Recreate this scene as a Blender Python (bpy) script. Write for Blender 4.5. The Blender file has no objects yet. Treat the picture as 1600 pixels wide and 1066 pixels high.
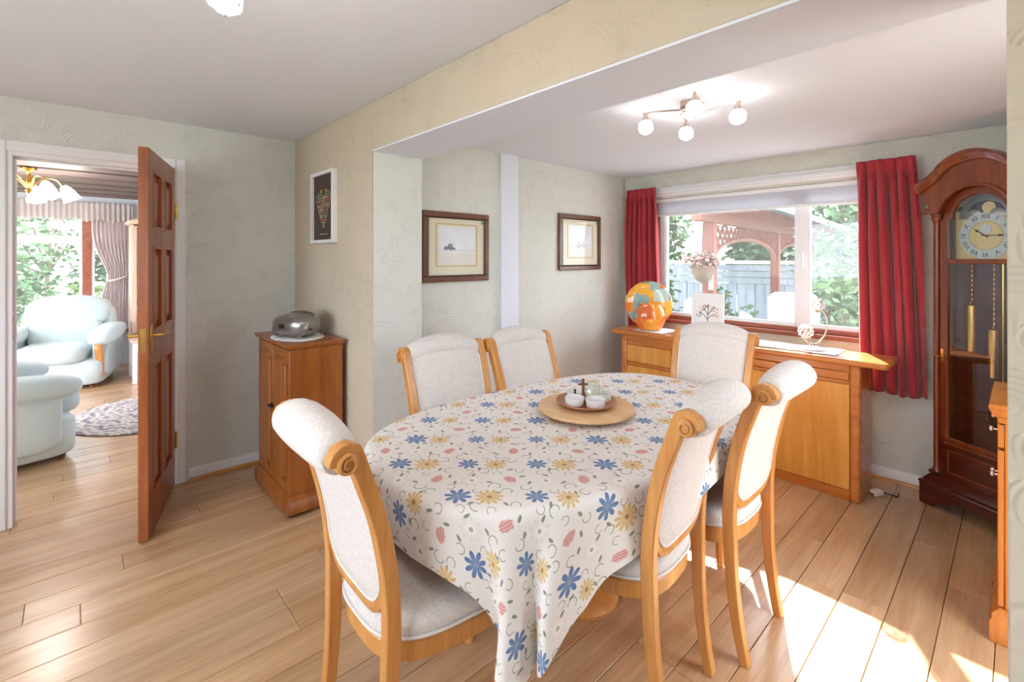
import bpy, bmesh, math, random
from mathutils import Vector, Matrix
from math import sin, cos, pi, radians as R, sqrt, atan2, hypot
random.seed(7)
S = bpy.context.scene
C = S.collection
# ---------------------------------------------------------------- camera
cam = bpy.data.cameras.new('camera'); co = bpy.data.objects.new('camera', cam); C.objects.link(co)
S.camera = co
cam.sensor_width = 36; cam.lens = 36 * 738 / 1600; cam.shift_y = -130 / 1600
cam.clip_start = .02; cam.clip_end = 300
co.location = (0, 0, 1.41); co.rotation_euler = (R(90), 0, R(47))
# ---------------------------------------------------------------- world, sun, exposure
W = bpy.data.worlds.new('sky'); S.world = W; W.use_nodes = True
bg = W.node_tree.nodes['Background']; bg.inputs[0].default_value = (.80, .90, 1, 1); bg.inputs[1].default_value = 2.6
sun = bpy.data.lights.new('sun', 'SUN'); sun.energy = 8; sun.angle = R(.7); sun.color = (1, .95, .87)
so = bpy.data.objects.new('sun', sun); C.objects.link(so)
so.rotation_euler = Vector((.47 * .80, -.88 * .80, -.602)).to_track_quat('-Z', 'Y').to_euler()
VS = S.view_settings
VS.view_transform = 'Standard'; VS.look = 'None'; VS.gamma = 1; VS.use_curve_mapping = False
VS.exposure = 1.78


# ---------------------------------------------------------------- materials
def srgb(r, g, b):
    f = lambda c: (c / 255 / 12.92) if c / 255 <= .04045 else ((c / 255 + .055) / 1.055) ** 2.4
    return (f(r), f(g), f(b), 1)


class V:
    """a node socket with arithmetic"""
    nt = None

    def __init__(s, k): s.k = k

    @staticmethod
    def m(op, *a, clamp=False):
        n = V.nt.nodes.new('ShaderNodeMath'); n.operation = op; n.use_clamp = clamp
        for i, x in enumerate(a):
            if isinstance(x, V): V.nt.links.new(x.k, n.inputs[i])
            else: n.inputs[i].default_value = x
        return V(n.outputs[0])

    def __add__(s, o): return V.m('ADD', s, o)
    def __radd__(s, o): return V.m('ADD', s, o)
    def __sub__(s, o): return V.m('SUBTRACT', s, o)
    def __rsub__(s, o): return V.m('SUBTRACT', o, s)
    def __mul__(s, o): return V.m('MULTIPLY', s, o)
    def __rmul__(s, o): return V.m('MULTIPLY', s, o)
    def __truediv__(s, o): return V.m('DIVIDE', s, o)
    def __pow__(s, o): return V.m('POWER', s, o)


def vabs(x): return V.m('ABSOLUTE', x)
def clampv(x): return V.m('ADD', x, 0., clamp=True)
def step(edge, x, soft): return clampv((edge - x) / soft + .5)      # 1 where x < edge


def newmat(name):
    m = bpy.data.materials.new(name); m.use_nodes = True
    nt = m.node_tree; V.nt = nt
    return m, nt, nt.nodes['Principled BSDF']


def node(nt, t, **kw):
    n = nt.nodes.new(t)
    for k, v in kw.items():
        if k.startswith('_'): n.inputs[k[1:]].default_value = v
        else: setattr(n, k, v)
    return n


def coord(nt, kind='Object', scale=(1, 1, 1), rot=(0, 0, 0)):
    t = nt.nodes.new('ShaderNodeTexCoord'); mp = nt.nodes.new('ShaderNodeMapping')
    mp.inputs['Scale'].default_value = scale; mp.inputs['Rotation'].default_value = rot
    nt.links.new(t.outputs[kind], mp.inputs['Vector'])
    return mp.outputs[0]


def sep(nt, vec):
    n = nt.nodes.new('ShaderNodeSeparateXYZ'); nt.links.new(vec, n.inputs[0])
    return V(n.outputs[0]), V(n.outputs[1]), V(n.outputs[2])


def noise(nt, vec, scale, detail=3, rough=.5, out='Fac'):
    n = node(nt, 'ShaderNodeTexNoise', _Scale=scale, _Detail=detail, _Roughness=rough)
    if vec is not None: nt.links.new(vec, n.inputs['Vector'])
    return n.outputs[out]


def mixc(nt, fac, a, b):
    n = nt.nodes.new('ShaderNodeMix'); n.data_type = 'RGBA'
    for sock, x in ((n.inputs[0], fac), (n.inputs[6], a), (n.inputs[7], b)):
        if isinstance(x, V): nt.links.new(x.k, sock)
        elif isinstance(x, bpy.types.NodeSocket): nt.links.new(x, sock)
        else: sock.default_value = x
    return n.outputs[2]


def ramp(nt, fac, stops, interp='LINEAR'):
    n = nt.nodes.new('ShaderNodeValToRGB'); n.color_ramp.interpolation = interp
    e = n.color_ramp.elements
    while len(e) < len(stops): e.new(.5)
    for i, (p, c) in enumerate(stops): e[i].position = p; e[i].color = c
    nt.links.new(fac.k if isinstance(fac, V) else fac, n.inputs[0])
    return n.outputs[0]


def bump(nt, p, h, strength=.3, dist=.01):
    b = node(nt, 'ShaderNodeBump', _Strength=strength, _Distance=dist)
    nt.links.new(h.k if isinstance(h, V) else h, b.inputs['Height']); nt.links.new(b.outputs[0], p.inputs['Normal'])


def plain(name, col, rough=.5, metal=0, spec=.5, var=.06, nscale=12, bumps=0, emit=0, trans=0, coat=0, sheen=0):
    m, nt, p = newmat(name)
    c = coord(nt)
    n = noise(nt, c, nscale, 4)
    d = tuple(x * (1 - var) for x in col[:3]) + (1,); l = tuple(min(1, x * (1 + var)) for x in col[:3]) + (1,)
    nt.links.new(mixc(nt, n, d, l), p.inputs['Base Color'])
    p.inputs['Roughness'].default_value = rough; p.inputs['Metallic'].default_value = metal
    p.inputs['Specular IOR Level'].default_value = spec
    p.inputs['Transmission Weight'].default_value = trans; p.inputs['Coat Weight'].default_value = coat
    if sheen: p.inputs['Sheen Weight'].default_value = sheen
    if emit:
        p.inputs['Emission Color'].default_value = col; p.inputs['Emission Strength'].default_value = emit
    if bumps: bump(nt, p, noise(nt, c, nscale * 12, 3), bumps, .002)
    return m


def wood(name, c1, c2, axis=2, rough=.35, scale=1., coat=.15, island=False):
    m, nt, p = newmat(name)
    sc = [14 * scale] * 3; sc[axis] = 1.1 * scale
    v = coord(nt, 'Object', tuple(sc))
    if island:
        oi = nt.nodes.new('ShaderNodeObjectInfo'); ad = nt.nodes.new('ShaderNodeVectorMath'); ad.operation = 'ADD'
        mu = nt.nodes.new('ShaderNodeVectorMath'); mu.operation = 'SCALE'; mu.inputs['Scale'].default_value = 1
        cmb = nt.nodes.new('ShaderNodeCombineXYZ')
        r = V(oi.outputs['Random']) * 37.
        for i in range(3): nt.links.new(r.k, cmb.inputs[i])
        nt.links.new(v, ad.inputs[0]); nt.links.new(cmb.outputs[0], ad.inputs[1]); v = ad.outputs[0]
    n1 = noise(nt, v, 1.3, 5, .6); n2 = noise(nt, v, 7, 3, .6)
    f = V(n1) * .75 + V(n2) * .35 - .05
    col = ramp(nt, f, [(.3, c1), (.68, c2)])
    if island:
        oi2 = V(oi.outputs['Random'])
        hs = nt.nodes.new('ShaderNodeHueSaturation'); nt.links.new(col, hs.inputs['Color'])
        nt.links.new((oi2 * .22 + .90).k, hs.inputs['Value'])
        nt.links.new((V.m('FRACT', oi2 * 7.3) * .12 + .94).k, hs.inputs['Saturation']); col = hs.outputs[0]
    nt.links.new(col, p.inputs['Base Color'])
    p.inputs['Roughness'].default_value = rough; p.inputs['Coat Weight'].default_value = coat
    p.inputs['Coat Roughness'].default_value = .2
    bump(nt, p, n2, .08, .002)
    return m


def combed(name, col, strength=.42):
    """plaster / wallpaper with combed fan strokes"""
    m, nt, p = newmat(name)
    v = coord(nt)
    wob = nt.nodes.new('ShaderNodeVectorMath'); wob.operation = 'MULTIPLY_ADD'
    nt.links.new(noise(nt, v, 4, 2, out='Color'), wob.inputs[0]); wob.inputs[1].default_value = (.16, .16, .16); nt.links.new(v, wob.inputs[2])
    vo = node(nt, 'ShaderNodeTexVoronoi', _Scale=8.5, _Randomness=1.); nt.links.new(wob.outputs[0], vo.inputs['Vector'])
    rings = V.m('SINE', V(vo.outputs['Distance']) * 60.)
    df = nt.nodes.new('ShaderNodeVectorMath'); df.operation = 'SUBTRACT'
    nt.links.new(wob.outputs[0], df.inputs[0]); nt.links.new(vo.outputs['Position'], df.inputs[1])
    rd = nt.nodes.new('ShaderNodeVectorMath'); rd.operation = 'SUBTRACT'; nt.links.new(vo.outputs['Color'], rd.inputs[0]); rd.inputs[1].default_value = (.5, .5, .35)
    dt = nt.nodes.new('ShaderNodeVectorMath'); dt.operation = 'DOT_PRODUCT'; nt.links.new(df.outputs[0], dt.inputs[0]); nt.links.new(rd.outputs[0], dt.inputs[1])
    gate = clampv((V(noise(nt, v, 7, 2)) - .26) * 5.) * clampv(V(dt.outputs['Value']) * 90. + .25)
    fine = V(noise(nt, v, 60, 3))
    h = rings * gate * .5 + fine * .6
    l = tuple(min(1, x * 1.05) for x in col[:3]) + (1,); d = tuple(x * .95 for x in col[:3]) + (1,)
    nt.links.new(mixc(nt, noise(nt, v, 1.7, 3), d, l), p.inputs['Base Color'])
    p.inputs['Roughness'].default_value = .75; p.inputs['Specular IOR Level'].default_value = .25
    bump(nt, p, h, strength, .006)
    return m


def glassmat(name, tint=(1, 1, 1, 1), gloss=.07, rough=.0, haze=0.):
    m = bpy.data.materials.new(name); m.use_nodes = True; nt = m.node_tree
    nt.nodes.remove(nt.nodes['Principled BSDF'])
    t = node(nt, 'ShaderNodeBsdfTransparent'); t.inputs[0].default_value = tint
    g = node(nt, 'ShaderNodeBsdfGlossy', _Roughness=rough)
    mx = node(nt, 'ShaderNodeMixShader', _Fac=gloss)
    nt.links.new(t.outputs[0], mx.inputs[1]); nt.links.new(g.outputs[0], mx.inputs[2])
    out = mx.outputs[0]
    if haze:                                    # washed-out glare put into the pane as pale scatter
        tr = node(nt, 'ShaderNodeBsdfTranslucent'); tr.inputs[0].default_value = (.95, .97, 1, 1)
        m2 = node(nt, 'ShaderNodeMixShader', _Fac=haze); nt.links.new(out, m2.inputs[1]); nt.links.new(tr.outputs[0], m2.inputs[2]); out = m2.outputs[0]
    nt.links.new(out, nt.nodes['Material Output'].inputs[0])
    return m


M = {}
M['sage'] = combed('sage_combed_wallpaper', srgb(221, 221, 214))
M['sage_warmlit'] = combed('warmlit_sage_combed_wallpaper', srgb(206, 193, 173))  # same wall paint, with the tan of warm light put into its colour
M['ceil'] = plain('ceiling_white_stipple', srgb(232, 234, 242), .85, var=.02, nscale=30, bumps=.35, spec=.2)
M['white'] = plain('white_gloss_paint', srgb(240, 238, 240), .35, var=.015)
M['soffit'] = plain('smooth_white_plaster', srgb(228, 231, 242), .7, var=.02, spec=.2)
M['upvc'] = plain('white_plastic_frame', srgb(240, 242, 246), .3, var=.01)
M['plank'] = wood('oak_laminate', srgb(178, 134, 94), srgb(214, 175, 134), 1, .32, .9, .6, True)
M['subfloor'] = plain('dark_joint', srgb(112, 80, 50), .7)
M['doorwood'] = wood('mahogany_door', srgb(128, 62, 28), srgb(176, 98, 48), 2, .3)
M['mould'] = wood('mahogany_moulding', srgb(140, 58, 20), srgb(182, 88, 36), 2, .3)
M['cab'] = wood('yew_cabinet', srgb(128, 66, 20), srgb(176, 104, 42), 2, .28)
M['honey'] = wood('honey_beech', srgb(190, 122, 58), srgb(222, 160, 92), 2, .32)
M['sbwood'] = wood('sideboard_cherry', srgb(206, 134, 50), srgb(236, 174, 88), 2, .25, .6, .3)
M['sbtrim'] = wood('sideboard_trim', srgb(178, 98, 38), srgb(214, 136, 66), 0, .25, 1, .3)
M['clockwood'] = wood('clock_cherry', srgb(92, 36, 16), srgb(138, 64, 32), 2, .22, 1, .4)
M['clockdark'] = wood('clock_dark', srgb(58, 20, 14), srgb(92, 36, 24), 0, .2, 1, .4)
M['sillwood'] = wood('sill_hardwood', srgb(140, 72, 52), srgb(176, 104, 78), 0, .35)
M['board'] = wood('beech_board', srgb(206, 158, 104), srgb(236, 196, 146), 0, .4, .6)
M['plate'] = wood('teak_plate', srgb(142, 84, 46), srgb(186, 122, 76), 0, .4)
M['darkwood'] = wood('dark_wood', srgb(90, 54, 28), srgb(128, 80, 46), 2, .45)
M['pine'] = wood('limed_pine', srgb(214, 176, 148), srgb(236, 206, 182), 2, .4)
M['beam'] = wood('stained_beam', srgb(78, 62, 58), srgb(104, 86, 80), 1, .6)
M['pergola'] = wood('pergola_redwood', srgb(106, 60, 48), srgb(138, 86, 70), 2, .7, coat=0)
M['fence'] = wood('silvered_fence', srgb(108, 116, 124), srgb(138, 146, 154), 2, .8, coat=0)
M['framewood'] = wood('antique_frame', srgb(84, 50, 34), srgb(128, 80, 56), 2, .35, 3)
M['brass'] = plain('brass', srgb(212, 172, 96), .22, 1)
M['chrome'] = plain('chrome', srgb(214, 204, 198), .2, 1)
M['nickel'] = plain('satin_nickel', srgb(190, 172, 158), .3, 1)
M['silver'] = plain('silver_plastic', srgb(158, 152, 148), .28, .75)
M['darkplastic'] = plain('dark_plastic', srgb(34, 34, 36), .4)
M['iron'] = plain('black_iron', srgb(38, 32, 30), .45, .3)
M['ceramic'] = plain('white_ceramic', srgb(238, 234, 232), .25, var=.02)
M['linen'] = plain('white_linen', srgb(240, 238, 238), .85, var=.02, bumps=.2)
M['blind'] = plain('grey_white_blind', srgb(214, 212, 220), .8, var=.02)
M['glass'] = glassmat('window_glass', haze=.02)
M['picglass'] = glassmat('picture_glass', gloss=.04)
M['clearglass'] = glassmat('clear_glass', (.93, .97, .95, 1), .12)
M['wax'] = plain('cream_contents', srgb(232, 226, 196), .6)
M['salt'] = plain('peach_glass', srgb(240, 190, 160), .3)
M['greendot'] = plain('green_sticker', srgb(30, 150, 90), .5)
M['mount'] = plain('cream_mount', srgb(232, 224, 200), .8, var=.02)
M['mount2'] = plain('gilt_line', srgb(200, 172, 124), .6)
M['paper'] = plain('white_paper', srgb(240, 240, 242), .8, var=.02)
M['leafdark'] = plain('leaf_dark', srgb(52, 80, 48), .55, var=.25, nscale=3)
M['leafmid'] = plain('leaf_mid', srgb(78, 106, 66), .55, var=.25, nscale=3)
M['leaflight'] = plain('leaf_light', srgb(112, 130, 84), .55, var=.2, nscale=3)
M['bark'] = plain('bark', srgb(120, 102, 88), .9, var=.2)
M['grass'] = plain('lawn', srgb(104, 122, 80), .9, var=.2, nscale=2)
M['patio'] = plain('pale_paving', srgb(176, 173, 168), .85, var=.08, nscale=2)
M['roofsheet'] = plain('corrugated_roof', srgb(170, 174, 178), .6)
M['gutter'] = plain('dark_gutter', srgb(62, 68, 76), .45)
M['flower'] = plain('dried_blossom', srgb(150, 122, 112), .8, var=.25)
M['garden_white'] = plain('garden_white', srgb(168, 165, 163), .6)


def fabric(name, c1, c2, scale, rough=.9, kind='leaf'):
    m, nt, p = newmat(name); v = coord(nt)
    vo = node(nt, 'ShaderNodeTexVoronoi', _Scale=scale, feature='DISTANCE_TO_EDGE'); nt.links.new(v, vo.inputs['Vector'])
    f = clampv((V(vo.outputs['Distance']) - .10) * 14.)
    n = V(noise(nt, v, scale * 2.2, 2)); f2 = clampv((n - .47) * 18.)
    g = f * .65 + f2 * .35
    nt.links.new(mixc(nt, g, c1, c2), p.inputs['Base Color'])
    p.inputs['Roughness'].default_value = rough; p.inputs['Specular IOR Level'].default_value = .2
    p.inputs['Sheen Weight'].default_value = .15
    bump(nt, p, g, .12, .002)
    return m


M['damask'] = fabric('cream_damask', srgb(215, 206, 200), srgb(226, 218, 213), 62)
M['piping'] = plain('cream_piping', srgb(226, 219, 214), .8, var=.02)


def velvet(name, a, b, sx=1., lo=.3):
    m, nt, p = newmat(name); v = coord(nt, 'Object', (9 * sx, 9 * sx, 2.2))
    nt.links.new(mixc(nt, noise(nt, v, 1.2, 4), a, b), p.inputs['Base Color'])
    p.inputs['Roughness'].default_value = .85; p.inputs['Sheen Weight'].default_value = lo
    p.inputs['Specular IOR Level'].default_value = .2
    bump(nt, p, noise(nt, coord(nt), 160, 2), .12, .001)
    return m


def sheer(m, col, fac):
    nt = m.node_tree; p = nt.nodes['Principled BSDF']; t = node(nt, 'ShaderNodeBsdfTranslucent'); t.inputs[0].default_value = col
    mx = node(nt, 'ShaderNodeMixShader', _Fac=fac); nt.links.new(p.outputs[0], mx.inputs[1]); nt.links.new(t.outputs[0], mx.inputs[2])
    nt.links.new(mx.outputs[0], nt.nodes['Material Output'].inputs[0]); return m


M['redvelvet'] = velvet('red_velvet', srgb(158, 34, 48), srgb(204, 74, 84))
M['blueplush'] = velvet('pale_blue_plush', srgb(186, 200, 202), srgb(212, 222, 222), .5)
M['stripe'] = sheer(velvet('striped_curtain', srgb(226, 214, 214), srgb(242, 236, 234), 3, .1), srgb(240, 230, 230), .4)
sheer(M['blind'], srgb(225, 225, 232), .45); sheer(M['redvelvet'], srgb(200, 60, 70), .12)


def mat_cloth():
    m, nt, p = newmat('floral_tablecloth')
    uv = nt.nodes.new('ShaderNodeUVMap'); uv.uv_map = 'flat'
    X, Y, _ = sep(nt, uv.outputs[0])
    v1 = (.150, .158); v2 = (.142, -.146)
    det = v1[0] * v2[1] - v1[1] * v2[0]
    # flat metric coordinates measured from one blue flower
    X = X + 1.190; Y = Y - 1.231
    a = (X * v2[1] - Y * v2[0]) / det; b = (Y * v1[0] - X * v1[1]) / det

    def local(a0, b0, spin=True, jit=0.):
        ca = V.m('FLOOR', a - (a0 - .5)); cb = V.m('FLOOR', b - (b0 - .5))
        da = a - a0 - ca; db = b - b0 - cb
        x = da * v1[0] + db * v2[0]; y = da * v1[1] + db * v2[1]
        rnd = V.m('FRACT', V.m('SINE', ca * 12.9898 + cb * 78.233 + a0 * 17.) * 43758.5)
        r = V.m('SQRT', x * x + y * y)
        th = V.m('ARCTAN2', y, x) + (rnd * 6.283 if spin else 0.)
        return x, y, r, th, rnd
    col = mixc(nt, noise(nt, coord(nt), 9, 3), srgb(234, 226, 220), srgb(240, 234, 229))
    warp = V(noise(nt, uv.outputs[0], 90, 2)) - .5

    def petals(col, a0, b0, Rr, n, inner, c_out, c_in, c_mid, soft=.0016, op=1.):
        x, y, r, th, rnd = local(a0, b0)
        lob = V.m('POWER', vabs(V.m('COSINE', th * (n / 2))), .8)
        rad = (lob * (1 - inner) + inner) * Rr * (rnd * .25 + .85) + warp * .008
        k = step(rad, r, soft) * op
        q = clampv(r / Rr)
        cc = mixc(nt, q * (lob * .6 + .4), c_in, c_out)
        cc = mixc(nt, step(Rr * .2, r, .002), cc, c_mid)
        return mixc(nt, k, col, cc)

    def scroll(col, a0, b0, rad, wid, lo, hi, c, spin=True):
        x, y, r, th, rnd = local(a0, b0, spin)
        t = V.m('FRACT', th / 6.2832 + 10.)
        k = step(wid, vabs(r - rad - t * rad * .5), .0012) * step(hi, t, .03) * clampv((t - lo) * 40.)
        return mixc(nt, k * .8, col, c)

    def leaf(col, a0, b0, w, h, c):
        x, y, r, th, rnd = local(a0, b0)
        lx = r * V.m('COSINE', th); ly = r * V.m('SINE', th)
        e = V.m('SQRT', (lx / w) * (lx / w) + (ly / h) * (ly / h)) + warp * .7
        return mixc(nt, step(1., e, .25) * .85, col, c)
    green = srgb(112, 122, 102); olive = srgb(146, 142, 116); ghost = srgb(226, 214, 204)
    col = petals(col, .12, .55, .034, 8, .3, ghost, srgb(250, 248, 246), srgb(170, 170, 140), .003, .9)
    for (q, w, rr) in (((.25, .25), .0014, .013), ((.75, .22), .0015, .011), ((.45, .72), .0014, .014), ((.85, .75), .0014, .012),
                       ((.22, .85), .0015, .010), ((.62, .86), .0014, .012), ((.05, .28), .0013, .010), ((.45, .33), .0012, .010)):
        col = scroll(col, q[0], q[1], rr, w, .05, .75, green if rr > .011 else olive)
    for q in ((.18, .18), (.62, .2), (.36, .6), (.9, .62), (.5, .9), (.8, .42), (.12, .38)):
        col = leaf(col, q[0], q[1], .0045, .0105, green)
    col = petals(col, .40, .02, .038, 11, .42, srgb(216, 182, 124), srgb(230, 204, 156), srgb(178, 142, 96))
    col = petals(col, 0, 0, .039, 8, .30, srgb(92, 120, 162), srgb(128, 154, 190), srgb(150, 158, 180))
    # pink tulip
    x, y, r, th, rnd = local(.637, .51)
    lx = r * V.m('COSINE', th); ly = r * V.m('SINE', th)
    e = V.m('SQRT', (lx / .0155) * (lx / .0155) + (ly / .0225) * (ly / .0225)) + warp * .8
    st = V.m('SINE', lx * 700.) * .5 + .5
    col = mixc(nt, step(1., e, .15) * .9, col, mixc(nt, st, srgb(206, 128, 122), srgb(228, 174, 166)))
    nt.links.new(col, p.inputs['Base Color'])
    p.inputs['Roughness'].default_value = .7; p.inputs['Specular IOR Level'].default_value = .35
    bump(nt, p, noise(nt, coord(nt), 420, 2), .1, .001)
    return m


M['cloth'] = mat_cloth()


def mat_vase():
    m, nt, p = newmat('patchwork_art_glass'); v = coord(nt, 'Object', (1, 1, 1))
    vo = node(nt, 'ShaderNodeTexVoronoi', _Scale=11., distance='CHEBYCHEV', _Randomness=.9); nt.links.new(v, vo.inputs['Vector'])
    r, g, b = sep(nt, vo.outputs['Color'])
    c = ramp(nt, r, [(0, srgb(226, 88, 30)), (.2, srgb(238, 150, 40)), (.42, srgb(92, 178, 192)), (.58, srgb(212, 60, 36)),
                     (.70, srgb(244, 176, 52)), (.82, srgb(56, 96, 130)), (.92, srgb(150, 210, 222))], 'CONSTANT')
    st = noise(nt, coord(nt, 'Object', (60, 60, 8)), 1, 3)
    c = mixc(nt, V(st) * .5, c, srgb(250, 190, 90))
    nt.links.new(c, p.inputs['Base Color'])
    p.inputs['Roughness'].default_value = .08; p.inputs['Coat Weight'].default_value = .6
    return m


M['vase'] = mat_vase()


def mat_rug():
    m, nt, p = newmat('oriental_rug'); v = coord(nt); X, Y, _ = sep(nt, v)
    r = V.m('SQRT', X * X + Y * Y); th = V.m('ARCTAN2', Y, X)
    vo = node(nt, 'ShaderNodeTexVoronoi', _Scale=22.); nt.links.new(v, vo.inputs['Vector'])
    k = V.m('SINE', r * 44. + V.m('SINE', th * 16.) * .8) * .5 + .5
    base = ramp(nt, k, [(0, srgb(152, 146, 152)), (.4, srgb(200, 194, 186)), (.75, srgb(176, 150, 150)), (1, srgb(120, 120, 136))])
    c = mixc(nt, clampv((V(vo.outputs['Distance']) - .25) * 4.), srgb(212, 204, 192), base)
    nt.links.new(c, p.inputs['Base Color']); p.inputs['Roughness'].default_value = .95
    return m


M['rug'] = mat_rug()


def mat_print(kind):
    """watercolour landscape print; local x across, z up, centre of the sheet at 0"""
    m, nt, p = newmat('watercolour_' + kind); v = coord(nt); X, Y, Z = sep(nt, v)
    n = V(noise(nt, v, 14, 4)); nf = V(noise(nt, v, 120, 3))
    c = mixc(nt, n, srgb(222, 226, 236), srgb(244, 244, 246))
    ground = step(-.03, Z + n * .03, .02)
    c = mixc(nt, ground * .8, c, srgb(232, 226, 216))
    if kind == 'tree':
        blob = [(-.055, -.012, .022, .022), (-.085, -.02, .022, .012), (-.03, -.024, .018, .008)]
    else:
        blob = [(-.02, -.012, .008, .008), (.04, -.016, .02, .004), (.0, -.035, .05, .005), (-.03, -.05, .03, .004), (.05, -.045, .02, .004)]
    for (bx, bz, w, h) in blob:
        dx = (X - bx) / w; dz = (Z - bz) / h
        e = V.m('SQRT', dx * dx + dz * dz) + (nf - .5) * 1.6
        c = mixc(nt, step(1., e, .3) * (.85 if kind == 'tree' else .5), c, srgb(92, 84, 98))
    ln = step(.0012, vabs(Z + .033 + (n - .5) * .02), .001)
    c = mixc(nt, ln * .6, c, srgb(150, 130, 120))
    nt.links.new(c, p.inputs['Base Color']); p.inputs['Roughness'].default_value = .6
    return m


M['print_tree'] = mat_print('tree'); M['print_birds'] = mat_print('shore')


def emis(name, col, s):
    m, nt, p = newmat(name)
    p.inputs['Base Color'].default_value = col; p.inputs['Emission Color'].default_value = col; p.inputs['Emission Strength'].default_value = s
    return m


M['globe'] = emis('lit_crystal', (1, .97, .95, 1), 7)
M['cage'] = plain('crystal_facet_edge', srgb(140, 122, 130), .6)
M['globe_dim'] = emis('dim_lit_crystal', (1, .93, .86, 1), 18)
M['litshade'] = plain('lit_frosted_shade', srgb(244, 238, 234), .4, emit=14)
M['shadeglass'] = plain('frosted_shade', srgb(240, 238, 238), .4)


# ---------------------------------------------------------------- mesh helpers
class MB:
    def __init__(s): s.v = []; s.f = []

    def add(s, vs, fs):
        o = len(s.v); s.v += [tuple(x) for x in vs]; s.f += [tuple(i + o for i in f) for f in fs]; return s

    def box(s, x0, x1, y0, y1, z0, z1, M4=None):
        vs = [Vector((x, y, z)) for z in (z0, z1) for y in (y0, y1) for x in (x0, x1)]
        if M4: vs = [M4 @ q for q in vs]
        return s.add(vs, [(0, 2, 3, 1), (4, 5, 7, 6), (0, 1, 5, 4), (2, 6, 7, 3), (0, 4, 6, 2), (1, 3, 7, 5)])

    def bar(s, p, q, w, h, up=(0, 0, 1)):
        p = Vector(p); q = Vector(q); d = q - p; L = d.length; d.normalize()
        u = Vector(up)
        if abs(d.dot(u)) > .99: u = Vector((0, 1, 0))
        x = d.cross(u).normalized(); z = x.cross(d)
        vs = [p + d * t + x * a * w / 2 + z * b * h / 2 for t in (0, L) for a, b in ((-1, -1), (1, -1), (1, 1), (-1, 1))]
        return s.add(vs, [(0, 1, 2, 3), (7, 6, 5, 4), (0, 4, 5, 1), (1, 5, 6, 2), (2, 6, 7, 3), (3, 7, 4, 0)])

    def tube(s, pts, rad, n=8, cap=True, sq=1., closed=False):
        pts = [Vector(p) for p in pts]; m = len(pts)
        if not hasattr(rad, '__len__'): rad = [rad] * m
        vs = []; prev = None
        for i, p in enumerate(pts):
            if closed: d = pts[(i + 1) % m] - pts[i - 1]
            else: d = pts[min(i + 1, m - 1)] - pts[max(i - 1, 0)]
            d.normalize()
            if prev is None:
                u = Vector((0, 0, 1)) if abs(d.z) < .9 else Vector((1, 0, 0))
                x = d.cross(u).normalized()
            else:
                x = (prev - d * prev.dot(d)).normalized()
            prev = x; y = d.cross(x)
            for k in range(n):
                a = 2 * pi * k / n
                vs.append(p + (x * cos(a) + y * sin(a) * sq) * rad[i])
        fs = []
        for i in range(m if closed else m - 1):
            for k in range(n):
                j = (i + 1) % m
                fs.append((i * n + k, i * n + (k + 1) % n, j * n + (k + 1) % n, j * n + k))
        if cap and not closed: fs += [tuple(range(n))[::-1], tuple((m - 1) * n + k for k in range(n))]
        return s.add(vs, fs)

    def lathe(s, prof, n=24, c=(0, 0, 0), M4=None, cap=True, sy=1.):
        vs = []; fs = []; m = len(prof)
        for r, z in prof:
            for k in range(n):
                a = 2 * pi * k / n
                q = Vector((r * cos(a), sy * r * sin(a), z))
                vs.append((M4 @ q if M4 else q) + Vector(c))
        for i in range(m - 1):
            for k in range(n): fs.append((i * n + k, i * n + (k + 1) % n, (i + 1) * n + (k + 1) % n, (i + 1) * n + k))
        if cap: fs += [tuple(range(n))[::-1], tuple((m - 1) * n + k for k in range(n))]
        return s.add(vs, fs)

    def prism(s, poly, a0, a1, axis='x', M4=None):
        """poly of 2d points in the two other axes (cyclic order kept)"""
        n = len(poly); vs = []
        for a in (a0, a1):
            for (p, q) in poly:
                t = {'x': (a, p, q), 'y': (p, a, q), 'z': (p, q, a)}[axis]
                vs.append(M4 @ Vector(t) if M4 else t)
        fs = [tuple(range(n)), tuple(range(2 * n - 1, n - 1, -1))] + [(i, i + n, (i + 1) % n + n, (i + 1) % n) for i in range(n)]
        return s.add(vs, fs)

    def sell(s, c, a, b, h, e1=.45, e2=.45, nu=24, nv=12, M4=None):
        """superellipsoid"""
        sg = lambda w, e: math.copysign(abs(w) ** e, w)
        vs = []; fs = []
        for j in range(nv + 1):
            ph = -pi / 2 + pi * j / nv
            for i in range(nu):
                th = 2 * pi * i / nu
                q = Vector((a * sg(cos(ph), e1) * sg(cos(th), e2), b * sg(cos(ph), e1) * sg(sin(th), e2), h * sg(sin(ph), e1)))
                vs.append((M4 @ q if M4 else q) + Vector(c))
        for j in range(nv):
            for i in range(nu): fs.append((j * nu + i, j * nu + (i + 1) % nu, (j + 1) * nu + (i + 1) % nu, (j + 1) * nu + i))
        return s.add(vs, fs)

    def grid(s, fn, nu, nv, closeu=False):
        vs = [fn(i / (nu if closeu else nu - 1), j / (nv - 1)) for j in range(nv) for i in range(nu)]
        fs = []
        for j in range(nv - 1):
            for i in range(nu if closeu else nu - 1):
                k = (i + 1) % nu
                fs.append((j * nu + i, j * nu + k, (j + 1) * nu + k, (j + 1) * nu + i))
        return s.add(vs, fs)

    def build(s, name, mat, parent=None, bev=0, smooth=40, solid=0, seg=2, kind=None):
        me = bpy.data.meshes.new(name); me.from_pydata(s.v, [], s.f); me.validate()
        bm = bmesh.new(); bm.from_mesh(me)
        bmesh.ops.remove_doubles(bm, verts=bm.verts, dist=1e-5)
        bmesh.ops.recalc_face_normals(bm, faces=bm.faces); bm.to_mesh(me); bm.free()
        me.materials.append(M[mat] if isinstance(mat, str) else mat)
        if smooth:
            me.shade_smooth(); me.set_sharp_from_angle(angle=R(smooth))
        o = bpy.data.objects.new(name, me); C.objects.link(o)
        if parent: o.parent = parent
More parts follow.
